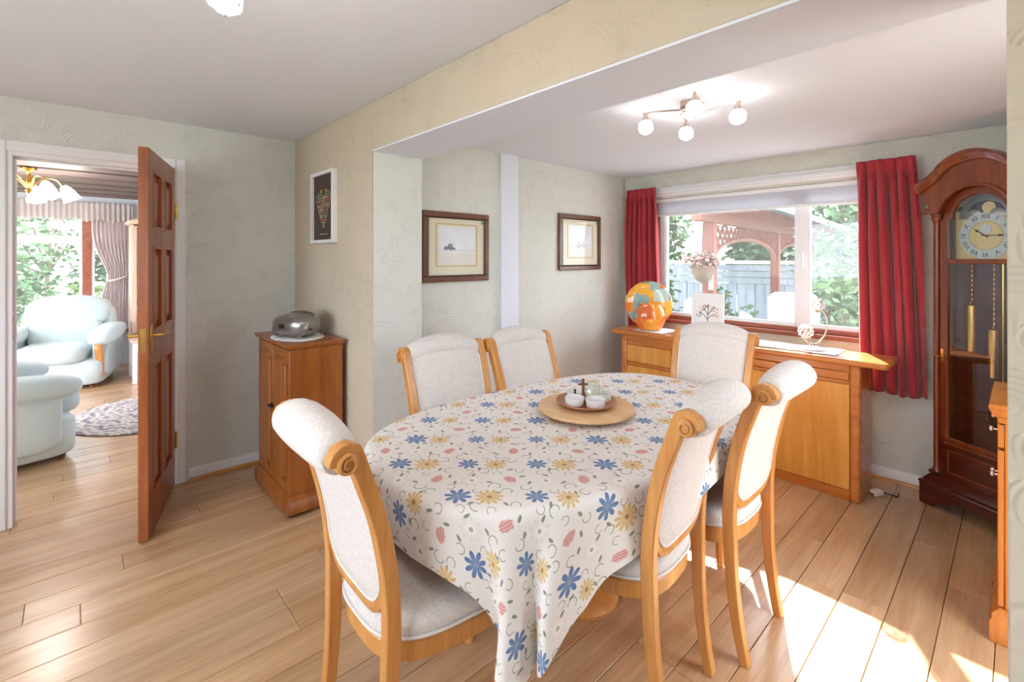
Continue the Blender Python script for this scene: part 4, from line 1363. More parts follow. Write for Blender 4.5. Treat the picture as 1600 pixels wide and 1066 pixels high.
# hood cornice swept along the bonnet outline, running back to the wall
prof = [(.012, -.030), (-.010, -.030), (-.022, -.018), (-.026, -.004), (-.038, .006), (-.044, .020), (-.044, .032), (.012, .032)]
xs2 = [-.272 + .544 * i / 72 for i in range(73)]
vs = []; fs = []; m = len(prof)
for x in xs2:
    xx = max(-.262, min(.262, x)); zt_ = hood_top(xx)
    for (py_, pz2) in prof: vs.append((x, py_, zt_ + pz2 * .9))
for i in range(72):
    for k in range(m): fs.append((i * m + k, i * m + (k + 1) % m, (i + 1) * m + (k + 1) % m, (i + 1) * m + k))
fs += [tuple(range(m)), tuple(72 * m + k for k in range(m))]
MB().add(vs, fs).build('cornice', 'clockwood', CK, smooth=50)
# hood sides and top
vs = []; 
for ya in (.0125, dp):
    for x in xs_: vs.append((x, ya, hood_top(x)))
fs = [(i, i + 1, N1 + i + 1, N1 + i) for i in range(NX)]
MB().add(vs, fs).build('hood_top', 'clockwood', CK, solid=.01)
for x in (-.246, .234): box('hood_side', 'clockwood', CK, x, x + .012, y0 + .0125, dp - .013, 1.661, 1.80)
# dial
dz = 1.528
dial = empty('dial'); dial.parent = CK; 
M['dialbrass'] = plain('dial_brass', srgb(226, 206, 150), .35, .6)
M['dialsilver'] = plain('dial_silver', srgb(206, 214, 222), .3, .6, var=.04)
bpy.data.objects.remove(dial)
dial = box('dial_plate', 'dialbrass', CK, -.142, .142, y0 + .045, y0 + .05, 1.392, 1.665)
Mf = Matrix.Rotation(R(90), 4, 'X')
MB().lathe([(.078, 0), (.124, 0), (.124, .003), (.078, .003)], 56, (0, y0 + .0445, dz), Mf, cap=False).build('chapter_ring', 'dialsilver', dial)
MB().lathe([(.001, 0), (.076, 0), (.074, .002), (.001, .002)], 48, (0, y0 + .0445, dz), Mf, cap=False).build('dial_centre', 'dialbrass', dial)
MB().lathe([(.001, .0021), (.026, .0021), (.026, .0035), (.001, .0035)], 28, (0, y0 + .0445, dz + .035), Mf, cap=False).build('seconds_dial', 'dialsilver', dial)
# moon arch
mo = MB().add([(x, y0 + .044, z) for x, z in ([(-.124, 1.62), (-.124, 1.625)] + [(.124 * cos(pi - pi * k / 24), 1.625 + .118 * sin(pi - pi * k / 24)) for k in range(25)] + [(.124, 1.62)])], [tuple(range(28))]).build('moon_arch', 'dialsilver', dial, solid=.002)
M['night'] = plain('moon_dial_blue', srgb(58, 66, 84), .5)
MB().add([(.086 * cos(pi * k / 24), y0 + .0424, 1.64 + .072 * sin(pi * k / 24)) for k in range(25)], [tuple(range(25))]).build('night_sky', 'night', mo, solid=.0005)
MB().lathe([(.001, 0), (.03, 0), (.03, .0012), (.001, .0012)], 28, (.014, y0 + .0418, 1.676), Mf, cap=False).build('moon_disc', 'dialbrass', mo)
for x in (-.052, .052): MB().add([(x + .034 * cos(pi * k / 16), y0 + .0404, 1.64 + .03 * sin(pi * k / 16)) for k in range(17)], [tuple(range(17))]).build('hemisphere', 'dialsilver', mo, solid=.0005)
# numerals
M['ink'] = plain('dial_ink', srgb(40, 42, 48), .5)
ROM = ['XII', 'I', 'II', 'III', 'IV', 'V', 'VI', 'VII', 'VIII', 'IX', 'X', 'XI']
for k, tx in enumerate(ROM):
    cu = bpy.data.curves.new('numeral', 'FONT'); cu.body = tx; cu.size = .034; cu.align_x = 'CENTER'; cu.align_y = 'CENTER'; cu.extrude = .0004
    tmp = bpy.data.objects.new('numeral', cu); C.objects.link(tmp); bpy.context.view_layer.update()
    me = bpy.data.meshes.new_from_object(tmp.evaluated_get(bpy.context.evaluated_depsgraph_get())); bpy.data.objects.remove(tmp)
    a = R(30 * k)
    Mn = Matrix.Translation((sin(a) * .101, y0 + .0405, dz + cos(a) * .101)) @ Matrix.Rotation(a, 4, 'Y') @ Matrix.Rotation(R(90), 4, 'X')
    me.transform(Mn); me.materials.clear(); me.materials.append(M['ink']); me.name = 'numeral'
    o = bpy.data.objects.new('numeral', me); C.objects.link(o); o.parent = dial
def hand(a, L, w_, y):
    d_ = Vector((sin(a), 0, cos(a))); s_ = Vector((cos(a), 0, -sin(a)))
    c_ = Vector((0, y, dz)); b = MB()
    pts = [c_ - d_ * .018 + s_ * w_ * .4, c_ + s_ * w_ * .5, c_ + d_ * L * .5 + s_ * w_ * .35, c_ + d_ * L * .6 + s_ * w_ * 1.3, c_ + d_ * L * .72 + s_ * w_ * .3, c_ + d_ * L]
    pts2 = [c_ - d_ * .018 - s_ * w_ * .4, c_ - s_ * w_ * .5, c_ + d_ * L * .5 - s_ * w_ * .35, c_ + d_ * L * .6 - s_ * w_ * 1.3, c_ + d_ * L * .72 - s_ * w_ * .3]
    pl = pts + pts2[::-1]
    b.add(pl, [tuple(range(len(pl)))]); return b
hand(R(-55), .072, .006, y0 + .036).build('hour_hand', 'ink', dial, solid=.001)
hand(R(91), .112, .005, y0 + .033).build('minute_hand', 'ink', dial, solid=.001)
# weights, chains, pendulum
for (x, zt_, zb) in ((-.085, 1.15, .90), (.015, 1.03, .78), (.105, 1.13, .88)):
    wt = MB().lathe([(.001, zb - .008), (.012, zb - .006), (.024, zb), (.024, zt_), (.012, zt_ + .006), (.005, zt_ + .02), (.001, zt_ + .02)], 20, (x, y0 + .075, 0), cap=False).build('weight', 'brass', CK)
    b = MB()
    zz = zt_ + .02
    k = 0
    while zz < 1.385:
        b.sell((x, y0 + .075, zz), .0045 if k % 2 else .002, .002 if k % 2 else .0045, .008, 1, 1, 6, 4); zz += .013; k += 1
    b.build('chain', 'brass', wt)
pe = MB().tube([(.03, y0 + .115, 1.385), (.03, y0 + .115, .60)], .005, 8).lathe([(.001, -.006), (.07, -.004), (.075, 0), (.07, .004), (.001, .006)], 32, (.03, y0 + .115, .56), Mf, cap=False)
pe.build('pendulum', 'brass', CK)
b = MB()
for x in (.07, .083, .096, .109, .122): b.tube([(x, y0 + .10, 1.36), (x, y0 + .10, 1.14)], .004, 8)
b.box(.062, .130, y0 + .094, y0 + .106, 1.12, 1.14)
part_label(b.build('chime_rods', 'brass', CK), 'brass rods above the weights')

# ================================================================= CABINET BEHIND THE RIGHT STUB
t = empty('side_cabinet', (-.047, 2.50, 0)); tag(t, 'orange brown wooden cabinet partly hidden behind the right wall edge', 'cabinet')
b = MB(); band_rows = [(.0, .028), (.075, .028), (.085, .022), (.10, .022), (.112, .008), (.12, 0)]
def band2(rows, x0, x1, y0, y1):
    vs = []
    for z, g in rows: vs += [(x0 - g, y0 - g, z), (x1, y0 - g, z), (x1, y1 + g, z), (x0 - g, y1 + g, z)]
    fs = [(0, 1, 2, 3), tuple(4 * (len(rows) - 1) + i for i in range(4))]
    for j in range(len(rows) - 1):
        for i in range(4): fs.append((4 * j + i, 4 * j + (i + 1) % 4, 4 * j + 4 + (i + 1) % 4, 4 * j + 4 + i))
    return MB().add(vs, fs)
M['sidecab'] = wood('side_cabinet_cherry', srgb(176, 96, 28), srgb(206, 130, 52), 2, .25)
band2(band_rows, 0, .43, 0, .42).build('plinth', 'sidecab', t, .003)
box('carcass', 'sidecab', t, 0.012, .43, 0, .42, .121, .80, .004)
band2([(.80, 0), (.81, .006), (.82, .006), (.832, .02), (.85, .026), (.862, .03), (.872, .026)], 0, .43, 0, .42).build('top', 'sidecab', t, .002)
for a, c_ in ((.002, .208), (.212, .418)):
    dr = box('door', 'sidecab', t, -.006, .0115, a, c_, .125, .70, .003)
    MB().lathe([(.004, 0), (.004, .012), (.011, .016), (.009, .024)], 14, (-.006, c_ - .02 if a < .1 else a + .02, .55), Matrix.Rotation(R(-90), 4, 'Y')).build('knob', 'chrome', dr)
dr = box('drawer', 'sidecab', t, -.006, .0115, .002, .418, .71, .795, .003)
for y in (.1, .32): MB().lathe([(.004, 0), (.004, .012), (.011, .016), (.009, .024)], 14, (-.006, y, .752), Matrix.Rotation(R(-90), 4, 'Y')).build('knob', 'chrome', dr)

# ================================================================= CEILING LIGHTS
def fixture(label, x, y, zc, zg, arms, grp, gm='globe'):
    t = empty('ceiling_light', (x, y, zc)); tag(t, label, 'ceiling light', grp)
    MB().lathe([(.001, -.03), (.04, -.03), (.045, -.026), (.045, -.001), (.001, -.001)], 28, cap=False).build('canopy', 'nickel', t)
    zz = zg - zc
    for (ax, ay) in arms:
        px, py = -ay, ax
        pts = smoothpath([(0, 0, -.03), (ax * .18 + px * .18, ay * .18 + py * .18, -.045), (ax * .6 + px * .12, ay * .6 + py * .12, zz + .062), (ax, ay, zz + .068), (ax * 1.06, ay * 1.06, zz + .064)], 7)
        MB().tube(pts, .0045, 8).build('arm', 'nickel', t)
        hdr = MB().lathe([(.016, .028), (.015, .04), (.010, .055), (.007, .068)], 14, (ax, ay, zz)).build('lamp_holder', 'nickel', t)
        g = MB().sell((ax, ay, zz), .036, .036, .036, 1, 1, 14, 10).build('glass_globe', gm, t)
        bm = bmesh.new(); bmesh.ops.create_icosphere(bm, subdivisions=1, radius=.0415); b = MB()
        for e_ in bm.edges: b.bar(e_.verts[0].co + Vector((ax, ay, zz)), e_.verts[1].co + Vector((ax, ay, zz)), .0026, .0026)
        bm.free()
        b.build('wire_cage', 'cage', g)


fixture('four arm ceiling light with glowing glass globes above the table', -1.06, 2.14, ZA, 2.052, [(.19, .075), (-.19, -.075), (.11, -.18), (-.11, .18)], 'globe ceiling lights')
fixture('ceiling light cut off by the top of the photo, one glowing globe showing', -1.068, .214, ZC, 2.018, [(-.2, .05), (.2, -.05), (.05, .2), (-.05, -.2)], 'globe ceiling lights', 'globe_dim')

# ================================================================= LIVING ROOM
LZ = 2.30
struct(box('wall_living_side', 'soffit', None, XF, XL - .1, 1.34, 1.44, 0, LZ), 'pale side wall of the living room', 'wall')
LW0, LW1, LS0, LS1 = -1.6, .56, .47, 2.0
b = MB().box(XF - .2, XF, -2.7, LW0, 0, LZ).box(XF - .2, XF, LW1, 1.44, 0, LZ).box(XF - .2, XF, LW0, LW1, 0, LS0).box(XF - .2, XF, LW0, LW1, LS1, LZ)
struct(b.build('wall_living_far', 'soffit'), 'white far wall of the living room around its big window', 'wall')
ce = box('ceiling_living', 'ceil', None, XF - .2, XL - .1, -2.7, 1.44, LZ, LZ + .12); struct(ce, 'white living room ceiling between dark beams', 'ceiling')
flx = box('floor_living', 'plank', None, XF - .1, XL - .1, -2.7, -1.1, -.012, 0); struct(flx, 'oak laminate floor at the hidden side of the living room', 'floor')
for k in range(9):
    o = box('ceiling_beam', 'beam', ce, XF + .22 + k * .46, XF + .56 + k * .46, -2.6, 1.34, LZ - .13, LZ - .001, .006)
w2 = empty('window_2'); struct(w2, 'big living room window with reddish mullion, garden behind', 'window')
xg = XF - .09
b = MB().box(xg - .03, xg + .03, LW0, LW1, LS0 + .001, LS0 + .06).box(xg - .03, xg + .03, LW0, LW1, LS1 - .05, LS1 - .001)
for y in (LW0 + .001, LW1 - .051): b.box(xg - .03, xg + .03, y, y + .05, LS0 + .06, LS1 - .05)
b.build('frame', 'upvc', w2, .004)
cells = []
ys_ = [LW0 + .05, -.72, .145, LW1 - .05]
for y in ys_[1:-1]:
    part_label(box('mullion', 'sillwood', w2, xg - .035, xg + .05, y - .045, y + .045, LS0 + .061, LS1 - .051, .004), 'reddish wooden mullion')
for a, c_ in zip(ys_[:-1], ys_[1:]):
    a2, c2 = a + (.045 if a != ys_[0] else 0), c_ - (.045 if c_ != ys_[-1] else 0)
    for (z0, z1) in ((LS0 + .06, 1.62), (1.66, LS1 - .05)):
        b = MB(); q = .028
        b.box(xg - .02, xg + .028, a2, a2 + q, z0, z1).box(xg - .02, xg + .028, c2 - q, c2, z0, z1).box(xg - .02, xg + .028, a2 + q, c2 - q, z0, z0 + q).box(xg - .02, xg + .028, a2 + q, c2 - q, z1 - q, z1)
        b.build('sash', 'upvc', w2, .003)
        MB().add([(xg, a2 + q, z0 + q), (xg, c2 - q, z0 + q), (xg, c2 - q, z1 - q), (xg, a2 + q, z1 - q)], [(0, 1, 2, 3)]).build('pane', 'glass', w2, smooth=0)
    box('transom', 'upvc', w2, xg - .03, xg + .03, a2, c2, 1.62, 1.66, .003)
part_label(box('window_sill', 'sillwood', w2, XF - .06, XF + .11, LW0 - .05, LW1 + .05, LS0 - .025, LS0 - .0, .005), 'reddish wooden window sill')

def lcurt(x, y):
    pass
# valance
def vf(u, v):
    y = -1.75 + 2.34 * u; k = u * 46
    return (XF + .13 + .018 * sin(2 * pi * k) * (.5 + .5 * v), y, 2.115 - .235 * v - (.016 * sin(2 * pi * u * 9) + .01 * sin(k * 6.28) if v > .95 else 0))
o = MB().grid(vf, 460, 8).build('curtain_valance', 'stripe', None, solid=.004, smooth=80); tag(o, 'pale gathered valance across the living room window', 'valance')
t = empty('tied_curtain'); tag(t, 'pale striped curtain tied back at the living room window', 'curtain')
def cf(u, v):
    z = 2.06 - 1.56 * v
    # tie-back at v ~ .6
    sq = math.exp(-((v - .60) / .22) ** 2)
    wl = .36 * (1 - .45 * sq); y1_ = .545
    if v > .6: wl = .36 * (.55 + .40 * ((v - .6) / .4) ** .7)
    y = y1_ - wl + wl * u
    k = u * 9
    return (XF + .075 + .026 * sin(2 * pi * k + .5 * sin(v * 4)), y, z)
m_, nt_, p_ = newmat('striped_drape'); uvv = coord(nt_); _, Yv, _ = sep(nt_, uvv)
nt_.links.new(mixc(nt_, clampv(V.m('SINE', Yv * 150.) * 4.), srgb(238, 230, 230), srgb(214, 196, 198)), p_.inputs['Base Color']); sheer(m_, srgb(236, 224, 224), .4); p_.inputs['Roughness'].default_value = .9
MB().grid(cf, 110, 30).build('drape', m_, t, solid=.004, smooth=80)
MB().tube(smoothpath([(XF + .03, .57, 1.22), (XF + .13, .52, 1.17), (XF + .15, .42, 1.13), (XF + .10, .35, 1.12), (XF + .03, .34, 1.14)], 5), .022, 8, sq=.35).build('tie_back', 'stripe', t)

# armchairs: local +x is the front
def armchair(label, x, y, rz, grp, show=True):
    t = empty('armchair', (x, y, 0), rz); tag(t, label, 'armchair', grp)
    for a in (-.36, .36):
        for c_ in (-.36, .34): MB().lathe([(.025, 0), (.03, .03)], 12, (c_, a, 0)).build('foot', 'darkwood', t)
    MB().sell((.0, 0, .17), .43, .46, .14, .25, .25, 32, 12).build('base', 'blueplush', t)
    MB().sell((.09, 0, .37), .40, .31, .095, .45, .35, 32, 14).build('seat_cushion', 'blueplush', t)
    MB().sell((-.30, 0, .52), .15, .335, .20, .6, .45, 28, 14, Matrix.Rotation(R(-10), 4, 'Y')).build('lumbar_cushion', 'blueplush', t)
    MB().sell((-.38, 0, .76), .155, .385, .20, .7, .5, 28, 14, Matrix.Rotation(R(-12), 4, 'Y')).build('back_cushion', 'blueplush', t)
    MB().sell((-.41, 0, .45), .10, .42, .40, .3, .3, 28, 14).build('back', 'blueplush', t)
    for s in (-1, 1):
        MB().sell((.02, s * .425, .545), .42, .125, .085, .7, .55, 32, 14, Matrix.Rotation(R(4), 4, 'Y')).build('arm_pad', 'blueplush', t)
        MB().sell((-.04, s * .42, .32), .37, .08, .22, .3, .3, 28, 12).build('arm_side', 'blueplush', t)
        if not show: continue
        pts = smoothpath([(.36, s * .42, .50), (.385, s * .42, .42), (.35, s * .42, .32), (.33, s * .42, .22), (.35, s * .42, .10)], 5)
        part_label(MB().tube(pts, [.036] * len(pts), 8, sq=.7).build('arm_front', 'honey', t), 'curved wooden arm front')


armchair('pale blue plush armchair under the living room window', -7.30, -.10, R(-14), 'pale blue armchairs in the living room')
armchair('pale blue plush armchair just inside the doorway, only its arm showing', -4.86, -.47, R(103), 'pale blue armchairs in the living room', False)
o = MB().lathe([(.001, .003), (.60, .003), (.61, .008), (.6, .012), (.001, .012)], 64, cap=False).build('round_rug', 'rug'); o.location = (-5.42, .56, 0); o.scale = (1.05, 1, 1)
tag(o, 'round oriental rug on the living room floor', 'rug')
# chandelier
t = empty('chandelier', (-5.70, -.265, LZ - .13)); tag(t, 'brass chandelier with white glass tulip shades in the living room', 'chandelier')
MB().lathe([(.05, .0), (.055, -.012), (.02, -.03), (.012, -.05), (.02, -.09), (.03, -.13), (.016, -.17), (.026, -.19), (.006, -.22)], 18).build('stem', 'brass', t)
for k in range(5):
    a = 2 * pi * k / 5 + .5; c_, s_ = cos(a), sin(a)
    ar = MB().tube(smoothpath([(.02 * c_, .02 * s_, -.16), (.09 * c_, .09 * s_, -.08), (.17 * c_, .17 * s_, -.085), (.215 * c_, .215 * s_, -.14)], 6), .006, 8).build('arm', 'brass', t)
    Mt = Matrix.Translation((.215 * c_, .215 * s_, -.13)) @ Matrix.Rotation(a, 4, 'Z') @ Matrix.Rotation(R(-28), 4, 'Y')
    pr_ = [(.018, 0), (.035, -.025), (.05, -.07), (.055, -.105), (.066, -.135)]
    b = MB(); vs = []; fs = []; n = 24
    for j, (r_, z) in enumerate(pr_):
        for i in range(n):
            an = 2 * pi * i / n; r2 = r_ * (1 + (.10 * sin(6 * an) if j == 4 else 0)); vs.append(Mt @ Vector((r2 * cos(an), r2 * sin(an), z)))
    for j in range(4):
        for i in range(n): fs.append((j * n + i, j * n + (i + 1) % n, (j + 1) * n + (i + 1) % n, (j + 1) * n + i))
    b.add(vs, fs).build('glass_shade', 'litshade', ar, solid=.003)
# side table
t = empty('side_table', (-6.98, .74, 0)); tag(t, 'small white side table with a lower shelf behind the open door', 'side table')
box('table_top', 'pine', t, -.27, .27, -.26, .26, .46, .485, .006)
box('shelf', 'white', t, -.23, .23, -.22, .22, .13, .15, .003)
for x in (-.23, .23):
    for y in (-.22, .22): box('leg', 'white', t, x - .022, x + .022, y - .022, y + .022, 0, .459, .004)
box('drawer_front', 'pine', t, .2535, .262, -.19, .19, .36, .455, .003); box('apron', 'white', t, -.2, .2525, -.2, .2, .36, .459)
# display cabinet
t = empty('display_cabinet', (-7.64, .80, 0)); tag(t, 'pale wooden display cabinet with arched cornice beside the tied curtain', 'display cabinet')
b = MB().box(-.20, -.18, -.26, .26, 0, 1.82).box(-.18, .18, -.26, -.235, 0, 1.82).box(-.18, .18, .235, .26, 0, 1.82)
b.build('carcass', 'pine', t, .002)
for z in (.02, .45, .80, 1.12, 1.44, 1.79): box('shelf', 'pine', t, -.179, .17, -.234, .234, z, z + .018)
dr = box('door', 'pine', t, .1805, .20, -.258, .258, .02, .44, .003)
for y in (-.258, .208): box('door_stile', 'pine', t, .1805, .20, y, y + .05, .445, 1.80, .003)
MB().add([(.19, -.208, .445), (.19, .208, .445), (.19, .208, 1.80), (.19, -.208, 1.80)], [(0, 1, 2, 3)]).build('glass', 'clearglass', t, smooth=0)
vs = []
poly = [(-.30, 1.825), (.30, 1.825), (.30, 1.87)] + [(.30 - .6 * k / 16, 1.87 + .085 * sin(pi * k / 16) ** 1.3) for k in range(1, 16)] + [(-.30, 1.87)]
MB().prism(poly, -.19, .25, 'x').build('cornice', 'pine', t, .012)
rr = random.Random(5)
DISP = 'ornaments in the display cabinet'
for zi, z in enumerate((.818, 1.138, 1.458)):
    for yi, y in enumerate((-.15, -.02)):
        h_ = rr.uniform(.10, .18); r_ = rr.uniform(.03, .045)
        o = MB().lathe([(r_ * .7, 0), (r_, h_ * .3), (r_ * .9, h_ * .55), (r_ * .4, h_ * .8), (r_ * .5, h_)], 16).build('ornament_vase', plain('blue_white_china', (srgb(90, 110, 150), srgb(214, 220, 230), srgb(150, 120, 110))[(zi + yi) % 3], .3))
        o.location = (-7.64 + .05, .80 + y, z + .001)
        tag(o, '%s vase on the %s glass cabinet shelf, %s' % (('blue', 'white', 'brown')[(zi + yi) % 3], ('low', 'middle', 'upper')[zi], ('nearer the curtain', 'farther from the curtain')[yi]), 'vase', DISP)

# ================================================================= GARDEN
GZ = -.25
g = MB().box(-60, 40, -40, 60, GZ - .3, GZ).build('ground', 'grass'); struct(g, 'green lawn of the garden outside', 'ground')
g = MB().box(-9, 3, YW + .26, 9.2, GZ - .001, GZ + .012).build('patio', 'patio'); struct(g, 'pale paved patio outside the window', 'patio')

g = MB().box(-14, 12, -14, -1.66, GZ - .001, GZ + .012).build('bounce_paving_rear', 'patio'); struct(g, 'unseen pale paving added on the near side of the house to bounce neutral light', 'patio')  # unseen rear and side paving, added to keep the ground bounce neutral
g = MB().box(1.61, 12, -1.65, 9.2, GZ - .001, GZ + .012).build('bounce_paving_side', 'patio'); struct(g, 'unseen pale paving added beside the house to bounce neutral light', 'patio')
# pergola along a line slightly left of +y
PG = empty('pergola', (-2.32, 5.14, GZ), R(5.4)); tag(PG, 'reddish wooden garden pergola with lattice arches and a sheet roof', 'pergola')
o_ = -GZ
posts = [0.0, 2.93, 5.9]
for y in posts: box('post', 'pergola', PG, -.06, .06, y - .06, y + .06, .012, 1.80 + o_, .005)
box('wall_plate', 'pergola', PG, -.05, .05, -.4, 6.4, 1.801 + o_, 1.92 + o_, .004)
for y0_, y1_ in zip(posts[:-1], posts[1:]):
    ya, yb = y0_ + .06, y1_ - .06; ym = (ya + yb) / 2; hl = (yb - ya) / 2
    pts = [(0, ym - hl * cos(pi * k / 16), 1.36 + o_ + .29 * sin(pi * k / 16)) for k in range(17)]
    MB().tube(pts, .03, 6).build('arch', 'pergola', PG)
    lat = []
    step_ = .16
    n = int((yb - ya) / step_)
    for k in range(-3, n + 1):
        for sgn in (1, -1):
            y = ya + k * step_
            p = Vector((.008 * sgn, y, 1.78 + o_)) if sgn > 0 else Vector((.008 * sgn, y + .42, 1.78 + o_))
            # descend 45 deg until the arch
            L_ = 0; q = p.copy()
            inside = False; st_ = None; en = None
            for s_ in range(43):
                q = p + Vector((0, sgn * .01 * s_, -.01 * s_))
                if ya <= q.y <= yb:
                    u = (q.y - ym) / hl; za = 1.36 + o_ + .29 * sqrt(max(0, 1 - u * u))
                    if q.z >= za:
                        if st_ is None: st_ = q.copy()
                        en = q.copy()
            if st_ is not None and (en - st_).length > .04: MB().bar(st_, en, .014, .028, (1, 0, 0)).build('lattice_strip', 'pergola', PG, smooth=0)
# rafters and roof rising to the left (-x)
for k in range(12):
    y = -.35 + k * .6
    MB().bar((.42, y, 1.955 + o_), (-2.6, y, 2.50 + o_), .05, .09).build('rafter', 'pergola', PG, smooth=0)
for k in range(20):
    f = k / 20
    x = .45 - 3.05 * f; z = 2.012 + .545 * f + o_
    MB().bar((x, -.42, z), (x, 6.45, z), .135, .015).build('roof_board', 'pergola', PG, smooth=0)
def rf(u, v):
    x = .50 - 3.12 * v; y = -.45 + 6.95 * u
    return (x, y, 2.045 + .555 * v + o_ + .014 * sin(2 * pi * u * 50))
MB().grid(rf, 400, 3).build('roof_sheet', 'roofsheet', PG, solid=.004)
MB().bar((.53, -.45, 1.975 + o_), (.53, 6.5, 1.975 + o_), .10, .09).build('gutter', 'gutter', PG)
MB().tube([(.53, 6.45, 1.95 + o_), (.53, 6.45, 1.75 + o_), (.42, 6.4, 1.6 + o_), (.42, 6.4, .05)], .035, 8).build('downpipe', 'gutter', PG)
t = box('thermometer', 'garden_white', None, -2.30, -2.245, 5.055, 5.075, 1.06, 1.25, .006); tag(t, 'white thermometer plate on the nearest pergola post', 'thermometer')

# fence
FN = empty('garden_fence', (0, 10.6, GZ)); tag(FN, 'silvered board fence behind the pergola', 'fence')
for k in range(46): box('fence_board', 'fence', FN, -7.6 + k * .19, -7.6 + k * .19 + .178, -.012 * (k % 2), .02 - .012 * (k % 2), .0, 1.10)
for k in range(3): box('horizontal_board', 'fence', FN, -7.6, 1.1, -.035 + .006 * k, -.014 + .006 * k, 1.11 + k * .135, 1.235 + k * .135)
box('capping', 'garden_white', FN, -7.65, 1.15, -.06, .06, 1.525, 1.60)
for k in range(5): box('fence_post', 'fence', FN, -7.6 + k * 2.15, -7.5 + k * 2.15, .021, .12, 0, 1.52)


def leaves(b, rr, c, rad, n, size):
    for _ in range(n):
        while True:
            p = Vector((rr.uniform(-1, 1), rr.uniform(-1, 1), rr.uniform(-1, 1)))
            if .25 < p.length < 1: break
        p = Vector(c) + Vector((p.x * rad[0], p.y * rad[1], p.z * rad[2]))
        d_ = Vector((rr.uniform(-1, 1), rr.uniform(-1, 1), rr.uniform(-.8, .4))).normalized(); s_ = d_.cross(Vector((rr.uniform(-1, 1), rr.uniform(-1, 1), rr.uniform(-1, 1)))).normalized()
        L_ = size * rr.uniform(.7, 1.3)
        nrm = d_.cross(s_)
        b.add([p, p + d_ * L_ * .5 + s_ * L_ * .28 + nrm * L_ * .05, p + d_ * L_, p + d_ * L_ * .5 - s_ * L_ * .28 + nrm * L_ * .05], [(0, 1, 2), (0, 2, 3)])


def bush(name, label, cat, x, y, h_, rad, n, size, mat, seed, blobs=6, trunk=.05, grp=None, z0=GZ):
    rr = random.Random(seed); t = empty(name, (x, y, z0)); tag(t, label, cat, grp)
    b = MB(); tb = MB(); tb.tube([(0, 0, 0), (.03, .02, h_ * .5), (.0, .0, h_ * .8)], [trunk, trunk * .7, trunk * .3], 7)
    for k in range(blobs):
        a = rr.uniform(0, 2 * pi); r_ = rr.uniform(.15, .6) * rad
        c = (r_ * cos(a), r_ * sin(a), h_ * rr.uniform(.28, .82)); s_ = rr.uniform(.45, .65)
        leaves(b, rr, c, (rad * s_, rad * s_, h_ * .28), n // blobs, size)
        tb.tube([(0, 0, h_ * .3), tuple(Vector(c) * .5 + Vector((0, 0, h_ * .18))), c], [trunk * .5, trunk * .3, trunk * .12], 5)
    b.build('foliage', mat, t, smooth=0, kind='stuff'); tb.build('branches', 'bark', t)
    return t


TG = 'trees behind the fence'
for k, (x, y, h_, r_, mt) in enumerate(((-11.0, 14.0, 4.2, 1.3, 'leafdark'), (-7.8, 14.0, 4.8, 1.5, 'leafmid'), (-5.2, 14.2, 3.4, 1.15, 'leafdark'), (-2.7, 14.2, 4.3, 1.4, 'leafmid'), (.4, 14.0, 4.2, 1.4, 'leafdark'))):
    bush('garden_tree', ('dark tree far left behind the pergola', 'mid green tree behind the near pergola arch', 'low dark tree seen through the pergola arch', 'mid green tree at the end of the pergola roof', 'dark tree behind the red curtain side of the window')[k], 'tree', x, y, h_, r_, 3000, .24, mt, 40 + k, 8, .12, TG)
bush('leafy_shrub', 'pale green leafy shrub close to the right window pane', 'shrub', -1.36, 6.55, 1.95, .60, 1500, .11, 'leafmid', 3, 8, .03)
bush('leafy_shrub', 'yellowish shrub low outside the right window pane', 'shrub', -.45, 7.6, 1.7, .5, 1000, .10, 'leaflight', 8, 7, .03)
bush('potted_shrub', 'green shrub behind the white garden chairs', 'shrub', -3.0, 7.3, 1.25, .45, 900, .10, 'leafmid', 9, 6, .03)
bush('climbing_shrub', 'tall pale shrub left of the pergola post', 'shrub', -3.55, 6.0, 1.9, .55, 1200, .10, 'leafmid', 12, 7, .03)
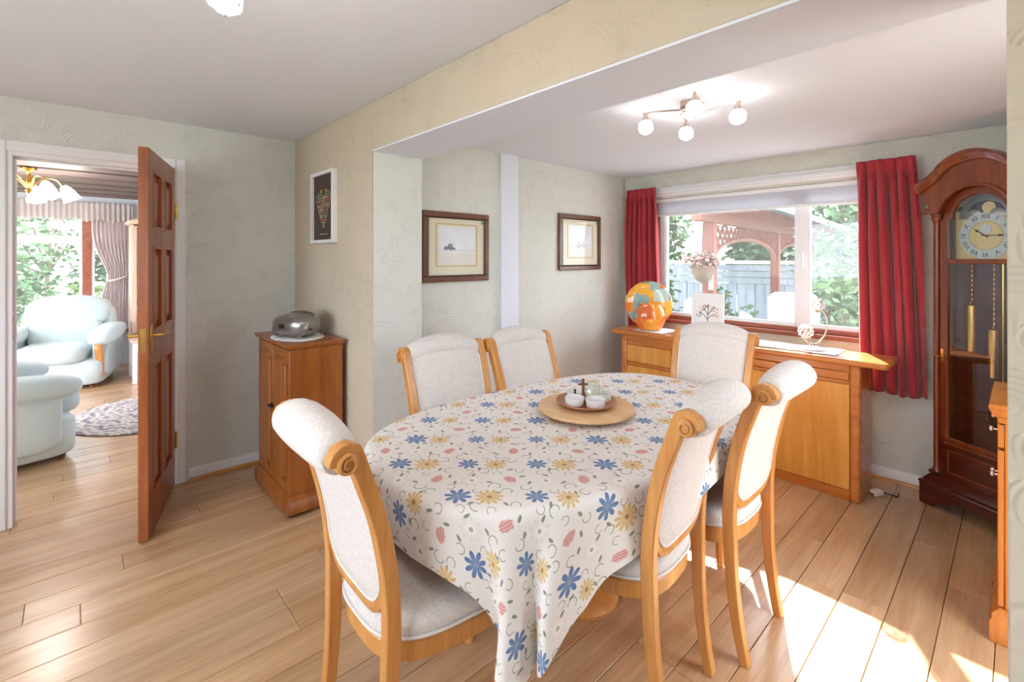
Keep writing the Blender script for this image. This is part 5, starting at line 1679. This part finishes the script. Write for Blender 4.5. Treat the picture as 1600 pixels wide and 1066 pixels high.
# hanging basket
t = empty('hanging_basket', (-2.30, 4.93, 1.36)); tag(t, 'hanging basket of faded blossom by the nearest pergola post', 'hanging basket')
MB().lathe([(.001, -.22), (.06, -.2), (.11, -.12), (.13, -.03), (.12, -.03), (.001, -.1)], 20, cap=False).build('basket', 'bark', t)
b = MB(); leaves(b, random.Random(4), (0, 0, .02), (.17, .17, .11), 420, .05); b.build('blossom', 'flower', t, smooth=0, kind='stuff')
for k in range(3):
    a = 2 * pi * k / 3; MB().tube([(.12 * cos(a), .12 * sin(a), -.03), (0, 0, .55)], .004, 5).build('chain', 'gutter', t)
# garden chairs
def gchair(label, x, y, rz, h_=.95):
    t = empty('garden_chair', (x, y, GZ + .012), rz); tag(t, label, 'garden chair', 'white garden chairs')
    for sx in (-.24, .24):
        for sy in (-.22, .22): box('leg', 'garden_white', t, sx - .018, sx + .018, sy - .018, sy + .018, 0, .42 if sy > 0 else h_, .004)
    box('seat', 'garden_white', t, -.26, .26, -.2, .26, .421, .45, .006)
    MB().sell((0, -.225, h_ * .5 + .28), .255, .03, h_ * .5 - .22, .3, .2, 24, 10).build('backrest', 'garden_white', t)
    for sx in (-.27, .27): box('armrest', 'garden_white', t, sx - .025, sx + .025, -.2, .26, .64, .67, .004)


gchair('white garden chair outside, left of the pergola post', -2.46, 4.78, R(150), 1.15)
gchair('white garden chair outside just behind the tree print', -1.90, 4.42, R(120), 1.08)
gchair('white garden chair outside, beside the far pergola post', -1.72, 5.75, R(185), 1.20)

# garden beyond the living room window
LG = 'shrubs outside the living room window'
for k, (x, y, h_, r_, mt, lab) in enumerate((
        (-12.0, -1.2, 2.6, 1.0, 'leafmid', 'mid green shrub at the left of the living room window'), (-10.6, .35, 1.25, .6, 'leaflight', 'low yellow green shrub outside the living room window'),
        (-12.4, .75, 2.9, .75, 'leafdark', 'tall dark conifer shaped shrub by the reddish mullion'), (-14.5, -.4, 4.2, 1.9, 'leafmid', 'big tree far outside the living room window'),
        (-14.0, 2.2, 4.0, 1.6, 'leaflight', 'pale tree outside beside the tied curtain'))):
    bush('garden_shrub', lab, 'shrub', x, y, h_, r_, 1500, .16, mt, 70 + k, 8, .06, LG)
